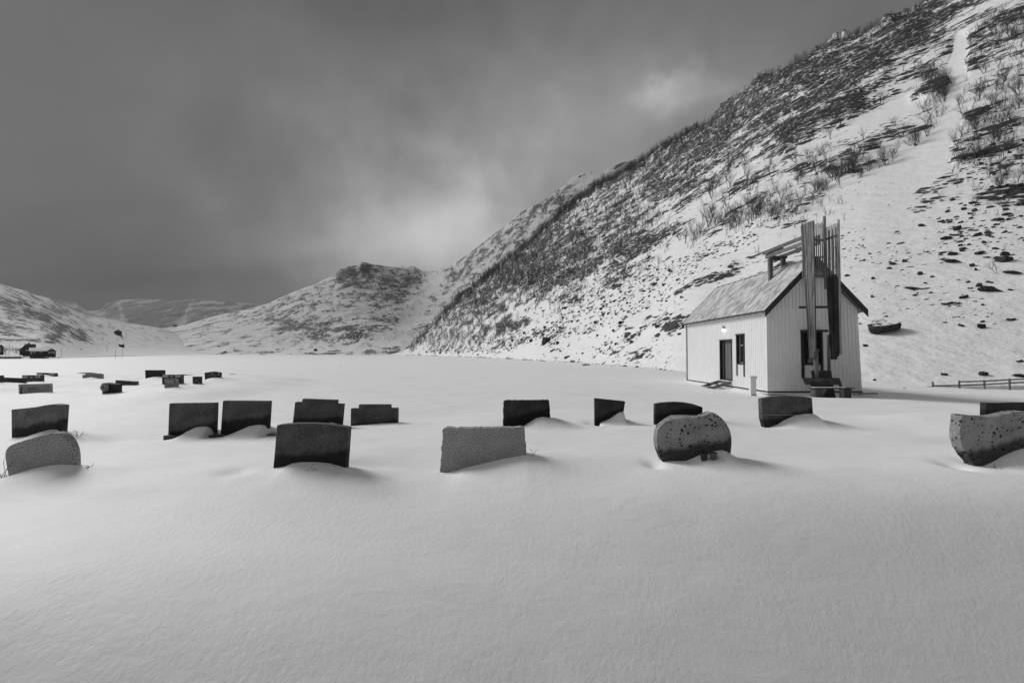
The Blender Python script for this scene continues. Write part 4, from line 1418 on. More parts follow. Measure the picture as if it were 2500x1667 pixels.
def plank_wall(name, x, top, bot, yfar_top, yfar_bot, n, mat, xt=.045, parent=BT):
    """n upright planks in a wall at constant x, from the near edge back; far edge draws in downwards"""
    rr_ = random.Random(len(name) + n)
    obs = []
    for i in range(n):
        u0, u1 = i / n, (i + 1) / n
        g = .014
        def yy(u, z):
            f_ = (z - bot) / (top - bot)
            yb = yfar_bot + (yfar_top - yfar_bot) * f_
            return YF + (yb - YF) * u
        t0 = top + .0 + rr_.uniform(-.015, .015)
        zb = bot + .30 * (1 - abs(u0 * 2 - .6)) * 0 + (.0 if u0 > .4 else .28 * (1 - u0 / .4)) * 1.0
        dx = rr_.uniform(-.008, .008)
        mb = MB()
        mb.hexa([(x + dx, yy(u0, zb) + g, zb), (x + dx + xt, yy(u0, zb) + g, zb), (x + dx + xt, yy(u1, zb) - g, zb - .04), (x + dx, yy(u1, zb) - g, zb - .04),
                 (x + dx, yy(u0, t0) + g, t0), (x + dx + xt, yy(u0, t0) + g, t0), (x + dx + xt, yy(u1, t0) - g, t0), (x + dx, yy(u1, t0) - g, t0)])
        obs.append(mb.build(name, mat, parent, bevel=.004))
    return obs


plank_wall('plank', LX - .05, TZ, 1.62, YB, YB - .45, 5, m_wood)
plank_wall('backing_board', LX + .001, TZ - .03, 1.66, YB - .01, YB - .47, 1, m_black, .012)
# right wall: solid boards below, open slats above
plank_wall('stained_board', RX, 5.35, 1.55, YB, YB - .22, 5, m_woodd)
for i in range(7):
    y = YF + .09 + i * .112
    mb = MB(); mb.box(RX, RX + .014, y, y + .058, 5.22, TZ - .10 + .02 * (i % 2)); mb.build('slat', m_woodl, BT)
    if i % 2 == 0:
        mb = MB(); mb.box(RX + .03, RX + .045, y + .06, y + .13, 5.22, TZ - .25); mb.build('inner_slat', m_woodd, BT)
mb = MB(); mb.box(RX - .01, RX + .05, YF - .01, YF + .06, 1.75, TZ + .05); mb.build('edge_post', m_woodl, BT, bevel=.005)
# back wall of slats, open between
for i in range(11):
    x = LX + .02 + i * .092
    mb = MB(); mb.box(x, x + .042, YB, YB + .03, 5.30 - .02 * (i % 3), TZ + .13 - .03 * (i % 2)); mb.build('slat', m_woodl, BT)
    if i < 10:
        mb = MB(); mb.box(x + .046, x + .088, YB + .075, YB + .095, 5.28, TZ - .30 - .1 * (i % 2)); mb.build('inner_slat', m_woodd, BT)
mb = MB(); mb.box(LX + .0, RX, YB + .031, YB + .06, TZ - .70, TZ - .60); mb.box(RX - .03, RX, YF + .07, YB, TZ - .69, TZ - .60); mb.build('rail', m_wood, BT)
mb = MB(); mb.box(LX + .0, RX, YB + .031, YB + .07, 5.34, 5.42); mb.build('rail', m_woodd, BT)
# back corner pole, the tallest timber
mb = MB(); mb.box(RX - .09, RX - .001, YB - .10, YB - .005, 4.75, TZ + .44); mb.build('corner_pole', m_woodl, BT, bevel=.006)
# cross bars to the gable
for z, xa, xb, h_ in ((3.92, 1.18, 2.95, .11), (2.83, 1.22, 2.90, .10)):
    mb = MB(); mb.beam((xa, YB - .06, z - .01), (xb - .45, YB - .12, z + .0), .07, h_); mb.build('crossbar', m_woodx, BT, bevel=.006)
# lower posts down to the ground
mb = MB(); mb.box(LX + .01, LX + .17, YF + .12, YF + .24, -.55, 2.0); mb.build('leg', m_wood, BT, bevel=.006)
mb = MB()
mb.hexa([(RX - .16, YB - .28, -.55), (RX - .0, YB - .28, -.55), (RX - .0, YB - .18, -.55), (RX - .16, YB - .18, -.55), (RX - .10, YB - .28, 2.65), (RX - .07, YB - .28, 2.65), (RX - .07, YB - .18, 2.65), (RX - .10, YB - .18, 2.65)])
mb.build('leg', m_wood, BT, bevel=.004)
# diagonal brace at the foot of the left wall
mb = MB(); mb.beam((LX - .14, YF - .04, 1.52), (LX + .12, YF - .04, 1.98), .05, .05, (0, 1, 0)); mb.build('brace', m_woodd, BT, bevel=.004)
# beams running back over the roof to two posts on the ridge
for xb in (RXC - .62, RXC + .06):
    for dz in (0.0, -.27):
        dy = .28 if dz == 0 else 0
        mb = MB(); mb.beam((xb, YB + .02, 7.20 + dz), (xb, 2.75 + dy, 7.18 + dz), .07, .17); mb.build('beam', m_woodh, BT, bevel=.006)
    mb = MB()
    mb.box(xb - .10, xb - .03, 2.25, 2.42, 5.3, 6.84); mb.box(xb + .03, xb + .10, 2.25, 2.42, 5.3, 6.84)
    mb.build('roof_post', m_wood, BT, bevel=.005)
mb = MB(); mb.beam((RXC - .66, 2.14, 6.80), (RXC + .14, 2.14, 6.80), .10, .12); mb.build('tie_beam', m_woodx, BT, bevel=.005)
mb = MB(); mb.beam((RXC - .60, 2.49, 6.76), (RXC + .10, 2.49, 6.76), .08, .12); mb.build('tie_beam', m_woodx, BT, bevel=.005)

# ------------------------------------------------------------------ things round the chapel
# steps
e = empty('steps', (11.95, 25.45, 0.06))
tag(e, 'open wooden steps below the chapel door', 'steps')
for y in (-.55, .62):
    mb = MB(); mb.beam((0, y, -.03), (-1.25, y, -.42), .05, .16); mb.build('stringer', m_fence, e, bevel=.005)
for k in range(3):
    mb = MB(); x = -.22 - k * .40
    mb.box(x - .12, x + .12, -.52, .59, -.06 - k * .125, -.025 - k * .125); mb.build('tread', m_fence, e, bevel=.005)
mb = MB(); mb.box(-.15, -.02, -.62, .68, .0, .04); mb.build('landing_board', m_snowcap, e, bevel=.006)

# white meter cabinet on its post
c = (11.05, 20.95, -.33)
e = empty('utility_cabinet', c)
tag(e, 'narrow white utility cabinet standing in snow near the chapel corner', 'cabinet')
mb = MB(); mb.box(-.13, .13, -.09, .09, -.3, .86); mb.build('body', m_white, e, bevel=.012)
mb = MB(); mb.box(-.15, .15, -.11, .11, .861, .895); mb.build('lid', m_whitetrim, e, bevel=.008)
mb = MB(); mb.box(.131, .20, -.03, .03, .79, .84); mb.box(.131, .19, -.03, .03, .24, .28); mb.build('bracket', m_dark, e)
mb = MB(); mb.box(-.12, .12, -.115, -.092, -.02, .03); mb.build('foot_band', m_dark, e)

# bench
bx_ = empty('bench', (13.62, 19.5, -.30))
tag(bx_, 'old mossy wooden bench with snow along its seat, facing away from the chapel wall', 'bench')
mb = MB(); mb.box(-.86, .88, -.22, .16, .40, .445); mb.build('seat', m_bench, bx_, bevel=.012)
mb = MB(); mb.box(-.80, .60, -.17, .10, .447, .462); mb.build('seat_snow', m_snowcap, bx_, bevel=.012)
mb = MB()
mb.hexa([(-.92, .26, .54), (.66, .26, .54), (.66, .31, .54), (-.92, .31, .54), (-.98, .34, .84), (.64, .34, .84), (.64, .39, .84), (-.98, .39, .84)])
mb.build('backrest', m_bench, bx_, bevel=.03, seg=3)
for s, x in ((-1, -.62), (1, .62)):
    mb = MB()
    mb.hexa([(x - .12, -.20, -.25), (x + .10, -.20, -.25), (x + .10, .20, -.25), (x - .12, .20, -.25), (x - .17, -.18, .395), (x + .17, -.18, .395), (x + .17, .14, .395), (x - .17, .14, .395)])
    mb.build('leg', m_bench, bx_, bevel=.02)
    mb = MB(); mb.beam((x, .20, .30), (x, .34, .72), .10, .06, (0, 1, 0)); mb.build('back_support', m_bench, bx_, bevel=.01)
    mb = MB()
    mb.prism([(x + s * -.17, .39), (x + s * -.36, .39), (x + s * -.15, .02)], -.16, -.10)
    mb.build('bracket', m_fence, bx_)  # added wedge where pale snow and wall show between the legs

# dark board behind the bench
e = empty('dark_board', (13.72, 20.12, -.38))
tag(e, 'plain dark board leaning upright behind the mossy bench', 'board')
mb = MB(); mb.hexa([(-.40, -.05, 0), (.52, -.05, 0), (.52, 0, 0), (-.40, 0, 0), (-.42, .12, 1.22), (.46, .12, 1.22), (.46, .17, 1.22), (-.42, .17, 1.22)])
mb.build('board', m_dark, e, bevel=.006)
e = empty('snowy_plank', (16.35, 21.0, -.27), R(4))
tag(e, 'short weathered plank lying on snow at the chapel right corner', 'plank')
mb = MB(); mb.box(-.35, .45, -.10, .10, 0, .045); mb.build('plank', m_fence, e, bevel=.008)

# ------------------------------------------------------------------ fence at the foot of the mountain
fe = empty('rail_fence', (0, 0, 0))
tag(fe, 'low wooden rail fence half buried at the foot of the slope', 'fence')
FD = 31.5
posts = [cD([(405, 340)])[0], cD([(745, 328)])[0], cD([(1063, 328)])[0], cD([(1385, 312)])[0], (2527, 938), (2590, 936)]
tops = [cD([(402, 270)])[0], cD([(740, 256)])[0], cD([(1060, 248)])[0], cD([(1383, 230)])[0], (2526, 922), (2590, 919)]
pw = [(P(a[0], a[1], FD), P(b_[0], b_[1], FD)) for a, b_ in zip(posts, tops)]
fe.location = pw[0][0]
base0 = pw[0][0]
FENCE_PTS = pw
for a, b_ in pw:
    mb = MB(); mb.beam(a - base0 - Vector((0, 0, .5)), b_ - base0, .09, .09, (0, 1, 0)); mb.build('post', m_fence, fe, bevel=.008)
def rail(pts):
    for (a, b_) in zip(pts[:-1], pts[1:]):
        mb = MB(); mb.beam(a - base0 + Vector((0, -.07, 0)), b_ - base0 + Vector((0, -.07, 0)), .035, .10); mb.build('rail', m_fence, fe, bevel=.006)
rail([P(*q, FD) for q in cD([(405, 322), (745, 316), (1063, 304), (1385, 286)])] + [P(2527, 931, FD), P(2590, 929, FD)])
rail([P(*q, FD) for q in cD([(745, 270), (1063, 262), (1385, 242)])] + [P(2527, 924, FD), P(2590, 921, FD)])
rail([P(*q, FD) for q in cD([(320, 334), (405, 340)])])

# ------------------------------------------------------------------ dry stalks beside the stones
def stalks(label, px, py, D, n, h, seed, spread=.08, lean=.5):
    r = random.Random(seed)
    c = P(px, py, D)
    z = c.z
    e = MB()
    for k in range(n):
        x, y = r.uniform(-spread, spread), r.uniform(-.04, .04)
        p = Vector((x, y, -.06))
        d = Vector((r.uniform(-lean, lean), r.uniform(-.2, .2), 1)).normalized()
        L = h * r.uniform(.5, 1.1)
        for s in range(4):
            q = p + d * L / 4
            e.tube(p, q, .0028, .0022, 4, False)
            d = (d + Vector((r.uniform(-.3, .3) + lean * .35 * (1 if r.random() > .4 else -1), 0, -.22 * s * lean))).normalized()
            p = q
            if s > 1:
                e.tube(p, p + Vector((r.uniform(-.03, .03), 0, r.uniform(.0, .04))), .0022, .0014, 3, False)
    o = e.build('dry_stalks', m_twig)
    o.location = (c.x, D, z)
    tag(o, label, 'dry grass')


stalks('bent dry stalk beside the pale boulder-shaped gravestone', *cA([(715, 878)])[0], 6.2, 5, .13, 1, .07, .9)
stalks('dry stalk at the left edge of the photo', *cA([(18, 935)])[0], 6.1, 4, .26, 2, .03, .25)
stalks('dark tuft of dead grass right of the wavy-topped gravestone', *cA([(645, 600)])[0], 8.9, 9, .16, 3, .06, .8)
stalks('single broken stalk in front of the arched gravestone', *cB([(380, 690)])[0], 6.05, 3, .10, 4, .05, 1.0)
stalks('pale bent stalks right of the rough-edged granite gravestone', *cB([(2155, 585)])[0], 6.55, 3, .17, 5, .03, .6)
stalks('fine stalks beside the right edge gravestone', *cD([(1240, 1360)])[0], 6.2, 4, .08, 6, .06, .9)
stalks('thin stalk in the drift before the split-base gravestone', *cC([(1875, 412)])[0], 9.3, 2, .17, 7, .02, .4)

# ------------------------------------------------------------------ far farm
def house(label, px, py, h, D, w, dep, eh, rh, mat, roofmat, snow, axis, name='farmhouse', cat='house', windows=(), chimney=False, zoff=0.0, turn=0.0):
    p = P(px, py, D)
    e = empty(name, (p.x, D, p.z + zoff), math.atan2(-p.x, p.y) + turn)
    sq = math.cos(math.atan2(p.x, p.y))
    w *= sq
    windows = [(a_ * sq, b_, c_ * sq, d_) for a_, b_, c_, d_ in windows]
    tag(e, label, cat)
    mb = MB()
    if axis == 'x':      # ridge runs across the view
        mb.box(-w / 2, w / 2, 0, dep, -2, eh)
        mb.hexa([(-w / 2, 0, eh), (w / 2, 0, eh), (w / 2, dep, eh), (-w / 2, dep, eh), (-w / 2, dep / 2 - .01, eh + rh), (w / 2, dep / 2 - .01, eh + rh), (w / 2, dep / 2 + .01, eh + rh), (-w / 2, dep / 2 + .01, eh + rh)])
    else:
        mb.prism([(-w / 2, -2), (w / 2, -2), (w / 2, eh), (0, eh + rh), (-w / 2, eh)], 0, dep)
    mb.build('walls', mat, e)
    mb = MB()
    o = .5
    k = rh / ((dep if axis == 'x' else w) / 2)
    if axis == 'x':
        for y0_, y1_ in ((-o, dep / 2), (dep + o, dep / 2)):
            za = eh - k * o + .05
            mb.hexa([(-w / 2 - o, y0_, za), (w / 2 + o, y0_, za), (w / 2 + o, y1_, eh + rh + .05), (-w / 2 - o, y1_, eh + rh + .05), (-w / 2 - o, y0_, za + .3), (w / 2 + o, y0_, za + .3), (w / 2 + o, y1_, eh + rh + .35), (-w / 2 - o, y1_, eh + rh + .35)])
    else:
        for s in (-1, 1):
            za = eh - k * o + .05
            x0_ = s * (w / 2 + o)
            mb.hexa([(x0_, -o, za), (0, -o, eh + rh + .05), (0, dep + o, eh + rh + .05), (x0_, dep + o, za), (x0_, -o, za + .3), (0, -o, eh + rh + .35), (0, dep + o, eh + rh + .35), (x0_, dep + o, za + .3)])
    rf = mb.build('roof', snow, e)
    if chimney:
        mb = MB(); mb.box(-.5 + chimney, .5 + chimney, dep / 2 - .4, dep / 2 + .4, eh + rh - .2, eh + rh + 1.3); mb.build('chimney', m_black, rf)
    for (wx, wz, ww, wh) in windows:
        mb = MB(); mb.box(wx - ww / 2, wx + ww / 2, -.08, .02, wz - wh / 2, wz + wh / 2); f_ = mb.build('window', m_farwin, e)
        mb = MB(); mb.box(wx - ww / 2 + .22, wx + ww / 2 - .22, -.11, -.081, wz - wh / 2 + .22, wz + wh / 2 - .22); mb.build('pane', m_metal, f_)
    return e


cH = crop(0, 830, 16.8)
u = 312 / F0            # metres per photo pixel at the farm
house('big dark farmhouse with a steep roof and chimney, far left', *cH([(1010, 590)])[0], 0, 322, 7.4, 8.2, 3.0, 3.4, m_barn, m_barnroof, m_barnroof, 'y', windows=((1.3, 2.9, 1.6, 1.0),), zoff=0)
e = house('dark wing with a slanting roof joined behind the far farmhouse', *cH([(1240, 560)])[0], 0, 326, 6.5, 8, 3.6, 3.0, m_barn, m_barnroof, m_barnroof, 'x', chimney=-.8)
house('long low dark farm building with a snow-covered roof', *cH([(1590, 590)])[0], 0, 312, 12.4, 8, 2.35, 1.9, m_barn, m_snowcap, m_snowcap, 'x',
      windows=((-5.2, 1.1, 1.1, 1.5), (-3.6, 1.5, 1.0, .9), (-2.4, 1.5, .7, .9), (1.0, 1.5, .7, .9), (2.3, 1.5, .6, .9)))
house('dark gabled farm building with three white windows in a row', *cH([(2115, 590)])[0], 0, 311, 5.9, 8, 2.4, 1.75, m_barn, m_snowcap, m_snowcap, 'y', windows=((-1.8, 1.4, 1.0, 1.2), (0, 1.4, 1.0, 1.2), (1.6, 1.4, 1.0, 1.2), (0, 3.1, .7, .6)))
house('low pale boathouse at the foot of the bank, far left', *cH([(480, 800)])[0], 0, 303, 13, 4, 1.9, .6, m_concrete, m_snowcap, m_snowcap, 'x', name='boathouse', cat='boathouse', windows=((.6, 1.4, .9, .7),))
house('pale shed cut by the left edge below the farm', *cH([(50, 800)])[0], 0, 303, 2.6, 4, 2.2, .5, m_concrete, m_snowcap, m_snowcap, 'x', name='shed', cat='shed')
house('house with a white-framed front cut by the left edge of the photo', *cH([(40, 570)])[0], 0, 318, 3.4, 7, 4.6, 1.9, m_barn, m_barnroof, m_barnroof, 'y', windows=((-.4, 2.9, .9, 3.4),))
cabp, _ = on_hill(hillL, 288, 817)
house('small dark cabin alone high on the far left hillside', 288, 817.5, 0, cabp.y, 19 * cabp.y / F0, 9, 8.0 * cabp.y / F0, 4.0 * cabp.y / F0, m_barn, m_barnroof, m_barnroof, 'y', name='cabin', cat='cabin', chimney=.3, zoff=0)

# poles across the far fields
poles = [(108, 839, 824, 'L'), (168, 832, 813, 'L'), (185, 830, 821, 'L'), (251, 833, 819, 'L'), (267, 794, 785, 'L'), (286, 835, 823, 'L'), (299, 829, 817, 'L'), (308, 824, 810, 'L'), (150, 866, 850, 'G'),
         (261, 856, 843, 'L'), (282, 868, 854, 'G'), (298, 872, 853, 'G'), (354, 815, 808, 'L'), (23, 851, 837, 'L'), (141, 818, 806, 'L')]
for i, (px, pb, pt, w) in enumerate(poles):
    if w == 'L':
        q, _ = on_hill(hillL, px, pb)
        D = q.y
    else:
        D = 330
    a, b_ = P(px, pb, D), P(px, pt, D)
    e = empty('utility_pole', a)
    rank = sorted(range(len(poles)), key=lambda q: poles[q][0]).index(i)
    tag(e, 'thin wooden pole in the far left snow fields, %s of fifteen from the left' % ('first second third fourth fifth sixth seventh eighth ninth tenth eleventh twelfth thirteenth fourteenth fifteenth'.split()[rank]), 'pole', 'poles across the far fields')
    mb = MB(); mb.tube((0, 0, -2), (0, 0, b_.z - a.z), .085 * D / 300, .07 * D / 300, 6); mb.build('pole', m_pole, e)
    if i in (0, 9):
        mb = MB(); mb.box(-1.6 * D / 400, .5, -.08, .08, b_.z - a.z - .3, b_.z - a.z - .05); mb.build('crossarm', m_pole, e)
# thin marker stake on the plain
for (lab, px, pb, pt, D) in (('lone thin stake in the snow plain near the middle', 833, 901, 892, 60), ('small stake left on the slope right of the chapel', 2198, 797, 789, 75)):
    a, b_ = P(px, pb, D), P(px, pt, D)
    mb = MB(); mb.tube((0, 0, -1), (.03, 0, b_.z - a.z), .022, .02, 5); o = mb.build('marker_stake', m_pole); o.location = a
    tag(o, lab, 'stake')


# ------------------------------------------------------------------ boulders
def rock_mat():
    m, t, b = new_mat('dark_boulder', 0.85, 0.2)
    g = N(t, 'ShaderNodeNewGeometry')
    se = N(t, 'ShaderNodeSeparateXYZ')
    t.links.new(g.outputs['Normal'], se.inputs[0])
    v = obj_vec(t)
    n = noise_node(t, 2.0, 6, 0.6, v)
    up = math_n(t, 'ADD', se.outputs[2], math_n(t, 'MULTIPLY', math_n(t, 'SUBTRACT', n, 0.5), 0.9))
    mask = smooth(t, up, 0.72, 0.84)
    rc = mixv(t, smooth(t, noise_node(t, 5.0, 6, 0.6, v), .3, .7), 0.015, 0.06)
    t.links.new(mixv(t, mask, rc, SNOW_ALB), b.inputs['Base Color'])
    bump(t, b, noise_node(t, 4.0, 8, 0.65, v), 0.8, 0.12)
    return m


m_boulder = rock_mat()
ROCKS = []
for k in range(9):
    bm = bmesh.new()
    bmesh.ops.create_icosphere(bm, subdivisions=3, radius=1.0)
    co = np.array([v_.co[:] for v_ in bm.verts])
    # planes cut off make facets
    rr_ = np.random.RandomState(k + 3)
    for _ in range(9):
        d = rr_.normal(size=3); d /= np.linalg.norm(d)
        lim = rr_.uniform(.45, .8)
        s = co @ d
        co = co - np.where(s > lim, s - lim, 0)[:, None] * d
    n_ = fbm3(co[:, 0] * 1.6 + 7 * k, co[:, 1] * 1.6, co[:, 2] * 1.6, 4, 5)
    co = co * (1 + .22 * n_[:, None])
    co *= np.array([1.0, .8, .42 + .20 * (k % 3)])
    for v_, c in zip(bm.verts, co): v_.co = c
    for f_ in bm.faces: f_.smooth = False
    me = bpy.data.meshes.new('boulder'); bm.to_mesh(me); bm.free(); me.materials.append(m_boulder)
    ROCKS.append(me)


def ground_or_hill(px, py):
    """what stands at that place of the photograph, hill or plain"""
    fy = float(A_foot(px))
    if px > 940 and py > A_ridge(px) + 1 and py < fy - 4:
        return on_hill(hillA, px, py)[0]
    D = 3.0
    while D < 900:
        p = P(px, py, D)
        if gz(p.x, D) >= p.z: return p
        D *= 1.01
    return P(px, py, 400)


def place_rock(px, py, wpx, label, group, seed, flat=1.0, hill=None):
    r = random.Random(seed)
    p = on_hill(hill, px, py)[0] if hill else ground_or_hill(px, py)
    s = wpx / F0 * p.y / 2
    o = bpy.data.objects.new('boulder', ROCKS[r.randrange(len(ROCKS))])
    COL.objects.link(o)
    o.location = p + Vector((0, 0, s * (.28 if flat > 1.3 else .12 if flat > .65 else .0)))
    o.scale = (s, s * r.uniform(.8, 1.1), s * flat * r.uniform(.85, 1.15))
    o.rotation_euler = (R(r.uniform(-12, 12)), R(-14 + r.uniform(-14, 14)), R(r.choice((0, 180)) + r.uniform(-40, 40)))
    tag(o, label, 'boulder', group)
    return o


c1 = lambda x, y, w: (1250 + x / 5.2267, 780 + y / 5.2267, w / 5.2267)
c2 = lambda x, y, w: (2050 + x / 2.851, 450 + y / 2.851, w / 2.851)
special = [
    (c1(430, 310, 110), 'largest tilted dark boulder left of the chapel at the foot of the slope', 1.5), (c1(700, 490, 95), 'blocky dark boulder with snow pockets at the edge of the plain', 1.3),
    (c1(780, 550, 68), 'small wedge-shaped boulder just right of the blocky one on the plain', 1.2), (c1(945, 585, 95), 'slanting dark boulder lowest on the plain left of the chapel', .7),
    (c1(520, 395, 98), 'snow-capped boulder above the blocky one', 1.0), (c1(578, 315, 50), 'upright dark boulder right of the largest tilted one', 1.7), (c1(250, 280, 66), 'rounded dark boulder left of the largest tilted one', 1.1),
    (c1(2140, 190, 58), 'dark boulder nearest the chapel left wall', 1.2), (c1(1525, 297, 70), 'dark boulder alone midway between slope and chapel', 1.0), (c1(1850, 100, 84), 'long dark boulder in the scree up left of the chapel', .9),
    (c2(320, 1022, 190), 'broad dark snow-capped boulder right of the chapel', 1.5), (c2(740, 830, 84), 'flat dark boulder above the fence, left of a similar one', .7), (c2(1060, 738, 155), 'long flat dark ledge of rock near the right edge', .4),
    (c2(785, 535, 155), 'thin dark slab of rock up the slope right of the bell frame', .35), (c2(720, 1325, 44), 'small triangular rock just behind the rail fence', 1.6), (c2(1005, 1325, 72), 'dark rock with a snow hole behind the rail fence', 1.1),
    (c2(1245, 1338, 96), 'log-like dark rock touching the rail fence at the right edge', .6), (c2(1190, 942, 76), 'dark rock near the right edge above the fence', .8), (c2(985, 997, 70), 'squat dark rock on the open snow above the fence', .8)]
for i, ((px, py, w), lab, fl) in enumerate(special):
    place_rock(px, py, w * 1.1, lab, None, i + 100, fl)
def rock_words(px, py):
    if px > 2090 and py > 780: w = 'on the open snow near the rail fence'
    elif px > 2300 and py < 560: w = 'on the upper right slope below the birches'
    elif px > 2300: w = 'in the boulder field at the right edge'
    elif px > 2050: w = 'on the bare slope right of the bell frame'
    elif px > 1660: w = 'on the slope above the chapel roof'
    elif px > 1440 and py < 790: w = 'in the scree left of the chapel roof'
    elif px > 1440: w = 'on the flat snow left of the chapel wall'
    elif py > 790: w = 'at the foot of the slope left of the chapel'
    else: w = 'in the middle of the mountain slope left of the chapel'
    return 'small dark rock ' + w, 'small rocks ' + w


common = [c1(*a) for a in ((160, 180, 60), (285, 225, 38), (400, 240, 48), (620, 405, 55), (900, 440, 44), (1040, 355, 24), (1210, 437, 38), (1270, 395, 32), (1335, 315, 52), (1100, 207, 60), (1295, 150, 58),
                           (1460, 120, 48), (1400, 50, 80), (1650, 108, 52), (1385, 95, 60), (1970, 550, 36), (995, 225, 26), (1080, 45, 74), (430, 98, 66), (860, 513, 26), (550, 490, 34), (575, 490, 26), (1355, 225, 40), (1410, 208, 36),
                           (1505, 185, 36), (1535, 205, 34), (1575, 180, 36), (1700, 125, 50), (370, 150, 44), (520, 205, 40), (1600, 530, 18), (1505, 495, 16), (1770, 650, 22), (1960, 635, 18), (1930, 265, 20), (740, 118, 22))]
common += [c2(*a) for a in ((815, 828, 60), (795, 490, 64), (800, 348, 84), (825, 315, 62), (735, 385, 66), (570, 290, 45), (905, 205, 44), (1120, 252, 58), (1160, 215, 60), (920, 570, 48), (950, 597, 32), (560, 627, 38), (640, 648, 26),
                            (1200, 620, 110), (1150, 530, 110), (1150, 500, 64), (970, 487, 64), (760, 255, 48), (1040, 165, 48), (865, 793, 54), (850, 985, 52), (995, 955, 30), (728, 962, 30), (320, 920, 30), (1245, 1235, 50), (180, 1130, 36),
                            (230, 657, 32), (48, 640, 32), (1145, 333, 44), (1030, 342, 46), (960, 358, 66), (995, 404, 32), (1045, 685, 42), (975, 708, 42), (910, 728, 32), (1250, 18, 60), (1205, 15, 60), (450, 1420, 26), (240, 1365, 24),
                            (400, 330, 34), (420, 412, 44), (335, 412, 30), (370, 555, 60), (450, 540, 50), (345, 590, 30), (890, 683, 34), (540, 758, 22), (225, 783, 34), (1085, 455, 44), (1215, 290, 30), (780, 110, 36), (1190, 735, 30), (140, 975, 20))]
for i, (px, py, w) in enumerate(common):
    place_rock(px, py, w * 1.1, *rock_words(px, py), i + 300, 1.0 if w < 28 else .62)
place_rock(297, 847, 19, 'round dark boulder alone on the far left snow field', None, 900, 1.9, hillL)
place_rock(196, 853, 9, 'small dark boulder left of the round one on the far left field', None, 901, .8, hillL)
place_rock(427, 796, 12, 'dark boulder on the low crest between the far left hills', None, 902, 1.1, hillB)
place_rock(546, 861, 16, 'ragged dark rock at the far edge of the snow plain', None, 903, .8, hillB)
place_rock(664, 861, 10, 'small ragged rock at the plain edge below the craggy far hill', None, 904, .8, hillB)
place_rock(770, 856, 11, 'dark rock at the foot of the craggy far hill', None, 905, 1.0, hillB)

# random rocks: the largest as things, the rest in one mesh
rs = np.random.RandomState(11)
ZONES = [  # centre line, spread, count, size range in photo pixels
    ((1330, 790), (1660, 700), 45, 520, (2.0, 7.5)), ((1200, 840), (1420, 800), 18, 260, (2, 6.5)), ((1040, 858), (1250, 850), 9, 240, (1.5, 5)), ((2080, 610), (2300, 590), 55, 260, (2, 6)),
    ((2300, 560), (2500, 560), 70, 170, (3, 11)), ((2350, 420), (2500, 400), 40, 110, (3, 9)), ((1560, 690), (1700, 640), 30, 200, (2, 7)), ((2100, 720), (2450, 760), 60, 90, (2, 7)),
    ((1420, 740), (1560, 640), 40, 260, (1.5, 5)), ((1300, 870), (1650, 860), 25, 60, (1.5, 4)), ((2060, 480), (2200, 470), 50, 60, (1.5, 4)), ((1700, 640), (1850, 560), 30, 120, (2, 7))]
cand = []
for (a, b_, sp, n, (lo, hi)) in ZONES:
    for _ in range(n):
        u_ = rs.rand()
        px = a[0] + (b_[0] - a[0]) * u_ + rs.normal() * sp * .6
        py = a[1] + (b_[1] - a[1]) * u_ + rs.normal() * sp * .5
        if py > A_foot(px) - 5 or py < A_ridge(px) + 8 or px < 945 or px > 2600: continue
        if abs(px - 2200) < 90 and abs(py - 520) < 90 and rs.rand() < .85: continue
        w = lo + (hi - lo) * rs.rand() ** 2.6
        cand.append((w, px, py))
cand.sort(reverse=True)
n_ind = 300 - len(common) - 2
for i, (w, px, py) in enumerate(cand[:n_ind]):
    place_rock(px, py, w * 1.75, *rock_words(px, py), i + 2000, .8)
V, F = [], []
bm = bmesh.new(); bmesh.ops.create_icosphere(bm, subdivisions=1, radius=1.0)
ico_v = np.array([v_.co[:] for v_ in bm.verts]); ico_f = np.array([[v_.index for v_ in f_.verts] for f_ in bm.faces]); bm.free()
off = 0
for (w, px, py) in cand[n_ind:]:
    p = on_hill(hillA, px, py)[0]
    s = w * 1.8 / F0 * p.y / 2
    c = ico_v * (1 + .35 * rs.uniform(-1, 1, (len(ico_v), 1))) * np.array([s, s * .8, s * .5])
    c[:, 2] += c[:, 0] * .25
    V.append(c + np.array(p)); F.append(ico_f + off); off += len(ico_v)
for _ in range(170):      # stones where the slope runs out on to the plain
    px = rs.uniform(985, 1640)
    py = float(A_foot(px)) + rs.normal() * np.interp(px, [1000, 1640], [2.0, 9.0]) - 1
    p = P(px, py, float(A_footD(px)))
    if py > A_foot(px) - 4: p.z = float(ground_mid(np.array([p.x]), np.array([p.y]))[0])
    else: p = on_hill(hillA, px, py)[0]
    s = (1.5 + 5.5 * rs.rand() ** 3) / F0 * p.y / 2 * 1.7
    c = ico_v * (1 + .35 * rs.uniform(-1, 1, (len(ico_v), 1))) * np.array([s, s * .8, s * .5])
    V.append(c + np.array(p)); F.append(ico_f + off); off += len(ico_v)
o = mesh_np('scattered_rocks', np.vstack(V), np.vstack(F), m_boulder, False)
tag(o, 'small stones strewn over the snowy lower mountainside', 'rocks', kind='stuff')


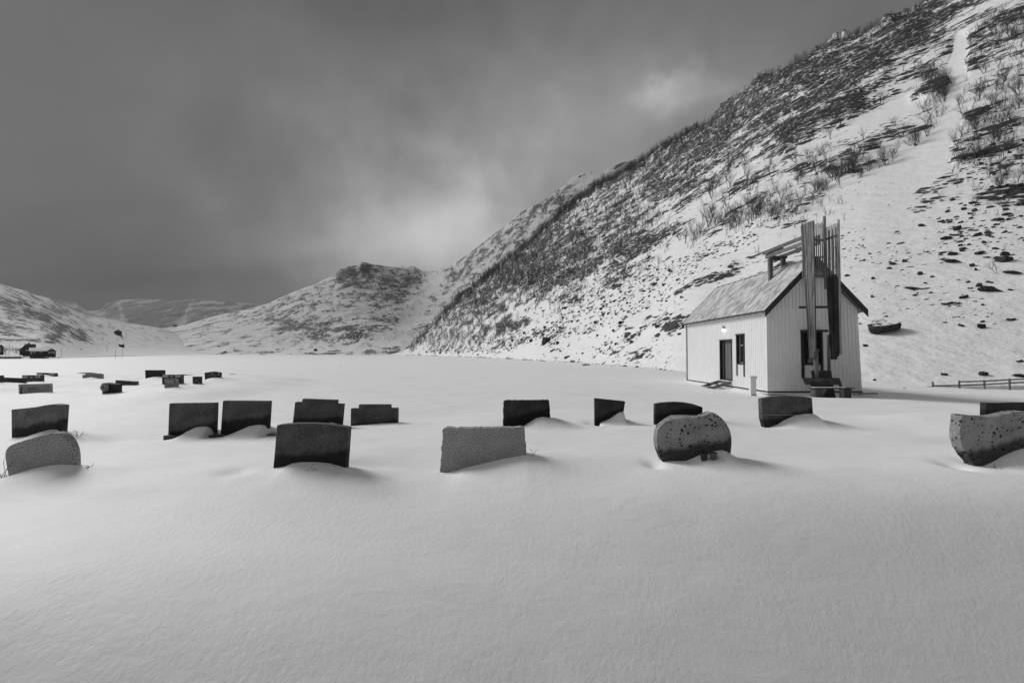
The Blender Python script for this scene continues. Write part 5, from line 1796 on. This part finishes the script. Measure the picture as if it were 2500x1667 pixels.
# ------------------------------------------------------------------ bare birches
def birch(seed, stems, H, depth=5, sides=4, thick=.05):
    r = random.Random(seed)
    tr, br = MB(), MB()

    def grow(mb_, p, d, L, rad, lev):
        n = 3 if lev < 2 else 2
        for s in range(n):
            d = (d + Vector((r.gauss(0, .13), r.gauss(0, .13), .10 if lev else .05))).normalized()
            q = p + d * L / n
            r1 = rad * .86
            mb_.tube(p, q, rad, r1, sides if lev < 2 else 3, False)
            p, rad = q, r1
            if lev > 0 or s > 0:
                if lev < depth:
                    k = 1 if lev else 2
                    for _ in range(k):
                        if r.random() < .9:
                            a = r.uniform(0, 2 * math.pi)
                            sp = r.uniform(.45, .95)
                            nd = (d + Vector((math.cos(a), math.sin(a), .15)) * sp).normalized()
                            grow(br, p, nd, L * r.uniform(.50, .72), rad * .62, lev + 1)
        if lev < depth:
            grow(br, p, d, L * .6, rad * .8, lev + 1)

    for s in range(stems):
        a = r.uniform(0, 2 * math.pi)
        ln = r.uniform(.1, .5) if stems > 1 else r.uniform(0, .15)
        d = Vector((math.cos(a) * ln, math.sin(a) * ln, 1)).normalized()
        grow(tr, Vector((math.cos(a) * .12 * (stems > 1), math.sin(a) * .12 * (stems > 1), -.4)), d, H * r.uniform(.38, .5), thick * r.uniform(.7, 1.1), 0)
    return tr, br


BIRCH = []
for k in range(7):
    tr, br = birch(k + 20, (1, 2, 3, 4, 3, 2, 5)[k], 5.0, depth=4 if k < 6 else 3, thick=.075)
    a = tr.build('trunk', m_bark)
    b_ = br.build('branches', m_bark2)
    BIRCH.append((a.data, b_.data))
    bpy.data.objects.remove(a); bpy.data.objects.remove(b_)

rt = np.random.RandomState(5)
TZONES = [((1650, 480), (2280, 340), 60, 75, 'l'), ((2330, 480), (2500, 440), 30, 12, 'l'),   # centre line, spread, count, size in metres
    ((1150, 745), (1560, 470), 42, 130, 'm'), ((1560, 520), (1800, 400), 40, 60, 'm'), ((1730, 560), (1950, 500), 28, 52, 'l'), ((1950, 480), (2130, 390), 28, 46, 'l'), ((1650, 600), (1720, 580), 14, 8, 'l'),
    ((2370, 340), (2510, 230), 85, 75, 'l'), ((2260, 180), (2330, 290), 26, 34, 'l'), ((2400, 100), (2500, 60), 40, 28, 'l'), ((2150, 400), (2300, 330), 20, 22, 'l'), ((2350, 390), (2500, 380), 18, 16, 'l'),
    ((2410, 430), (2460, 425), 14, 5, 'l'), ((1900, 330), (2150, 250), 40, 26, 'l')]
tc_ = []
for (a, b_, sp, n, sz) in TZONES:
    for _ in range(n):
        u_ = rt.rand()
        px = a[0] + (b_[0] - a[0]) * u_ + rt.normal() * sp * .55
        py = a[1] + (b_[1] - a[1]) * u_ + rt.normal() * sp * .5
        if px > 2560 or py < A_ridge(px) + 12 or py > A_foot(px) - 8: continue
        if float(seg_field(np.array([px]), np.array([py]), [s for s in A_segs if s[5] < 0])[0]) < -.45: continue
        p, rk = on_hill(hillA, px, py)
        h = (rt.uniform(24, 46) if sz == 'l' else rt.uniform(15, 28)) / F0 * p.y
        tc_.append((h, p, px, py))
tc_ += [(34 / F0 * 70, ground_or_hill(px, py), px, py) for px, py in ((2435, 668), (2378, 503), (2452, 508), (1430, 812), (1392, 745))]
tc_.sort(key=lambda a: -a[0] / a[1].y)
GB = 'bare birches on the near mountainside'
IND = tc_[:300]
for i, (h, p, px, py) in enumerate(IND):
    k = int(rt.randint(7))
    e = bpy.data.objects.new('birch_tree', None); COL.objects.link(e)
    e.location = p
    s = h / 5.0
    e.scale = (s * 1.15, s * 1.15, s)
    e.rotation_euler = (R(rt.uniform(-6, 6)), R(rt.uniform(-14, 2)), rt.uniform(0, 6.28))
    if px > 2340 and py < 180: w = 'at the top right corner of the mountain'
    elif px > 2320 and py < 290: w = 'right of the top of the white snow gully'
    elif px > 2320 and py < 400: w = 'right of the middle of the white snow gully'
    elif px > 2320: w = 'near the right edge above the boulder field'
    elif px > 2200 and py < 320: w = 'along the left edge of the white snow gully'
    elif px > 2090: w = 'at the lower left end of the white snow gully'
    elif py > 460 and px > 1840: w = 'directly above the bell frame'
    elif py > 430 and px > 1640: w = 'in the clumps above the chapel roof'
    elif px > 1850: w = 'under the dark crags high on the right'
    elif px > 1400: w = 'in the middle of the slope below the crest'
    else: w = 'on the far lower end of the near mountain'
    tag(e, 'small leafless birch ' + w, 'birch', 'birches ' + w)
    for nm, me in zip(('trunk', 'branches'), BIRCH[k]):
        c = bpy.data.objects.new(nm, me); COL.objects.link(c); c.parent = e

# the rest of the birch scrub: thousands of thin stems in one mesh for each hill
def scrub_unit(seed, nbr=16):
    r = random.Random(seed)
    mb = MB()
    for s in range(3):
        p = Vector((r.uniform(-.2, .2), r.uniform(-.2, .2), -.1))
        d = Vector((r.uniform(-.5, .5), r.uniform(-.5, .5), 1)).normalized()
        for k in range(3):
            q = p + d * .33
            mb.tube(p, q, .028 * (1 - .25 * k), .022 * (1 - .25 * k), 3, False)
            for _ in range(2):
                dd = (d + Vector((r.uniform(-1, 1), r.uniform(-1, 1), .4)) * .8).normalized()
                mb.tube(q, q + dd * r.uniform(.2, .4), .014, .007, 3, False)
            p = q
            d = (d + Vector((r.uniform(-.3, .3), r.uniform(-.3, .3), .1))).normalized()
    return np.array([tuple(v_) for v_ in mb.v]), np.array(mb.f)


UNITS = [scrub_unit(k) for k in range(6)]


def scrub(name, label, spots):
    V, F, off = [], [], 0
    for (p, h, th) in spots:
        v_, f_ = UNITS[rt.randint(6)]
        a = rt.uniform(0, 6.28)
        c, s = math.cos(a), math.sin(a)
        q = v_.copy()
        q[:, :2] = q[:, :2] @ np.array([[c, s], [-s, c]])
        q = q * h * np.array([th, th, 1.0]) + np.array(p)
        V.append(q); F.append(f_ + off); off += len(v_)
    o = mesh_np(name, np.vstack(V), np.vstack(F), m_bark2, False)
    tag(o, label, 'scrub', kind='stuff')


sp_ = []
for _ in range(5200):      # crest band and middle of the near mountain
    j = rt.uniform(1000, 2260)
    ry = float(A_ridge(j))
    if j < 1720 and rt.rand() < .45: py = ry + 2 + abs(rt.normal()) * 7
    elif j > 1720 and rt.rand() < (.14 if 1940 < j < 2140 else .02): py = ry + 3 + abs(rt.normal()) * 9
    else: py = ry + abs(rt.normal()) * (90 if j < 1700 else 60) + 4
    if py > A_foot(j) - 5 or rt.rand() > np.interp(j, [1000, 1300], [.35, 1]): continue
    if float(noise2(np.array([j * .011]), np.array([py * .016]), 3)[0]) + rt.uniform(-.5, .5) < -.05 and py > ry + 22: continue
    if float(seg_field(np.array([j]), np.array([py]), [s for s in A_segs if s[5] < 0])[0]) < -.3: continue
    if j > 1680 and rt.rand() < .62: continue
    p, _r = on_hill(hillA, j, py)
    sp_.append((p, rt.uniform(8, 19) / F0 * p.y, .8))
for (px, py, sx_, sy_, n) in ((2420, 300, 60, 90, 260), (2290, 230, 25, 50, 120), (1240, 680, 120, 50, 500), (1850, 520, 90, 30, 160), (1430, 560, 120, 60, 500), (2450, 90, 50, 50, 100), (1150, 830, 70, 15, 60)):
    for _ in range(n):
        a, b_ = px + rt.normal() * sx_, py + rt.normal() * sy_
        if a > 2580 or b_ < A_ridge(a) + 4 or b_ > A_foot(a) - 6: continue
        if float(seg_field(np.array([a]), np.array([b_]), [s for s in A_segs if s[5] < 0])[0]) < -.35: continue
        p, _r = on_hill(hillA, a, b_)
        sp_.append((p, rt.uniform(9, 22) / F0 * p.y, .8))
scrub('birch_scrub', 'fine leafless birch scrub covering the near mountain up to its crest', sp_)
sp_ = []
for (px, py, sx_, sy_, n) in ((960, 700, 30, 22, 200), (1010, 680, 22, 14, 90), (1000, 770, 60, 50, 120), (1110, 670, 26, 14, 90), (1350, 490, 30, 14, 90), (1240, 590, 60, 16, 110), (1390, 465, 30, 20, 60), (1030, 840, 60, 16, 60), (880, 800, 80, 30, 60), (760, 740, 60, 18, 60)):
    for _ in range(n):
        a, b_ = px + rt.normal() * sx_, py + rt.normal() * sy_
        if b_ < B_ridge(a) + 3 or b_ > 862: continue
        p, _r = on_hill(hillB, a, b_)
        sp_.append((p, rt.uniform(4, 8) / F0 * p.y, 1.0))
scrub('far_scrub', 'dark dots of bare scrub scattered on the far saddle hill', sp_)
# trees round the farm
FTX = [8, 22, 2, 36, 42, 48, 55, 14, 82, 92, 104, 118, 130, 143, 86]
FT = list(range(15))
for i, (px, py, hpx) in enumerate(((8, 864, 24), (22, 864, 22), (2, 866, 26), (36, 862, 15), (42, 862, 18), (48, 863, 16), (55, 864, 14), (14, 866, 20), (82, 874, 9), (92, 875, 10), (104, 875, 11), (118, 875, 9), (130, 876, 8), (143, 876, 7), (86, 876, 8))):
    D = 314 if i < 8 else 302
    p = P(px, py, D)
    k = i % 7
    e = bpy.data.objects.new('birch_tree', None); COL.objects.link(e)
    e.location = p
    s = hpx / F0 * D / 5.0
    e.scale = (s * 1.5, s * 1.5, s)
    e.rotation_euler = (0, 0, i * 1.3)
    same = [q for q in FT if (q < 8) == (i < 8)]
    rank = sorted(same, key=lambda q: FTX[q]).index(i)
    ow = 'first second third fourth fifth sixth seventh eighth'.split()[rank]
    tag(e, 'bare garden tree beside the far farmhouses, %s from the left' % ow if i < 8 else 'low bare bush on the bank below the far farm, %s from the left' % ow, 'tree' if i < 8 else 'bush', 'bare trees round the far farm' if i < 8 else 'bushes on the bank below the farm')
    for nm, me in zip(('trunk', 'branches'), BIRCH[k]):
        c = bpy.data.objects.new(nm, me); COL.objects.link(c); c.parent = e

# ------------------------------------------------------------------ the snow sheet, out to the horizon
def build_ground():
    th = np.concatenate([np.linspace(-180, -62, 60)[:-1], np.linspace(-62, 62, 1150), np.linspace(62, 180, 60)[1:]])
    r = np.concatenate([[0.0, 0.3, 0.6, 0.9], np.exp(np.linspace(math.log(1.2), math.log(70), 640)), np.exp(np.linspace(math.log(72), math.log(6500), 130))])
    TH, RR = np.meshgrid(np.radians(th), r)
    X, Y = np.sin(TH) * RR, np.cos(TH) * RR
    Z = ground(X.ravel(), Y.ravel()).reshape(X.shape)
    nr, nc = X.shape
    idx = np.arange(nr * nc).reshape(nr, nc)
    F = np.stack([idx[:-1, :-1], idx[:-1, 1:], idx[1:, 1:], idx[1:, :-1]], -1).reshape(-1, 4)[:, ::-1]
    o = mesh_np('snow_ground', np.stack([X, Y, Z], -1).reshape(-1, 3), F, m_snow, True)
    tag(o, kind='structure')


build_ground()

# ------------------------------------------------------------------ haze
mh = bpy.data.materials.new('haze')
mh.use_nodes = True
t = mh.node_tree
t.nodes.clear()
pv = N(t, 'ShaderNodeVolumePrincipled')
pv.inputs['Color'].default_value = grey(0.45)
pv.inputs['Density'].default_value = 0.00012
pv.inputs['Anisotropy'].default_value = 0.0
ot = N(t, 'ShaderNodeOutputMaterial')
t.links.new(pv.outputs[0], ot.inputs['Volume'])
mb = MB(); mb.box(-7000, 7000, -7000, 7000, -25, 720)
hz = mb.build('haze', mh)
tag(hz, kind='stuff')
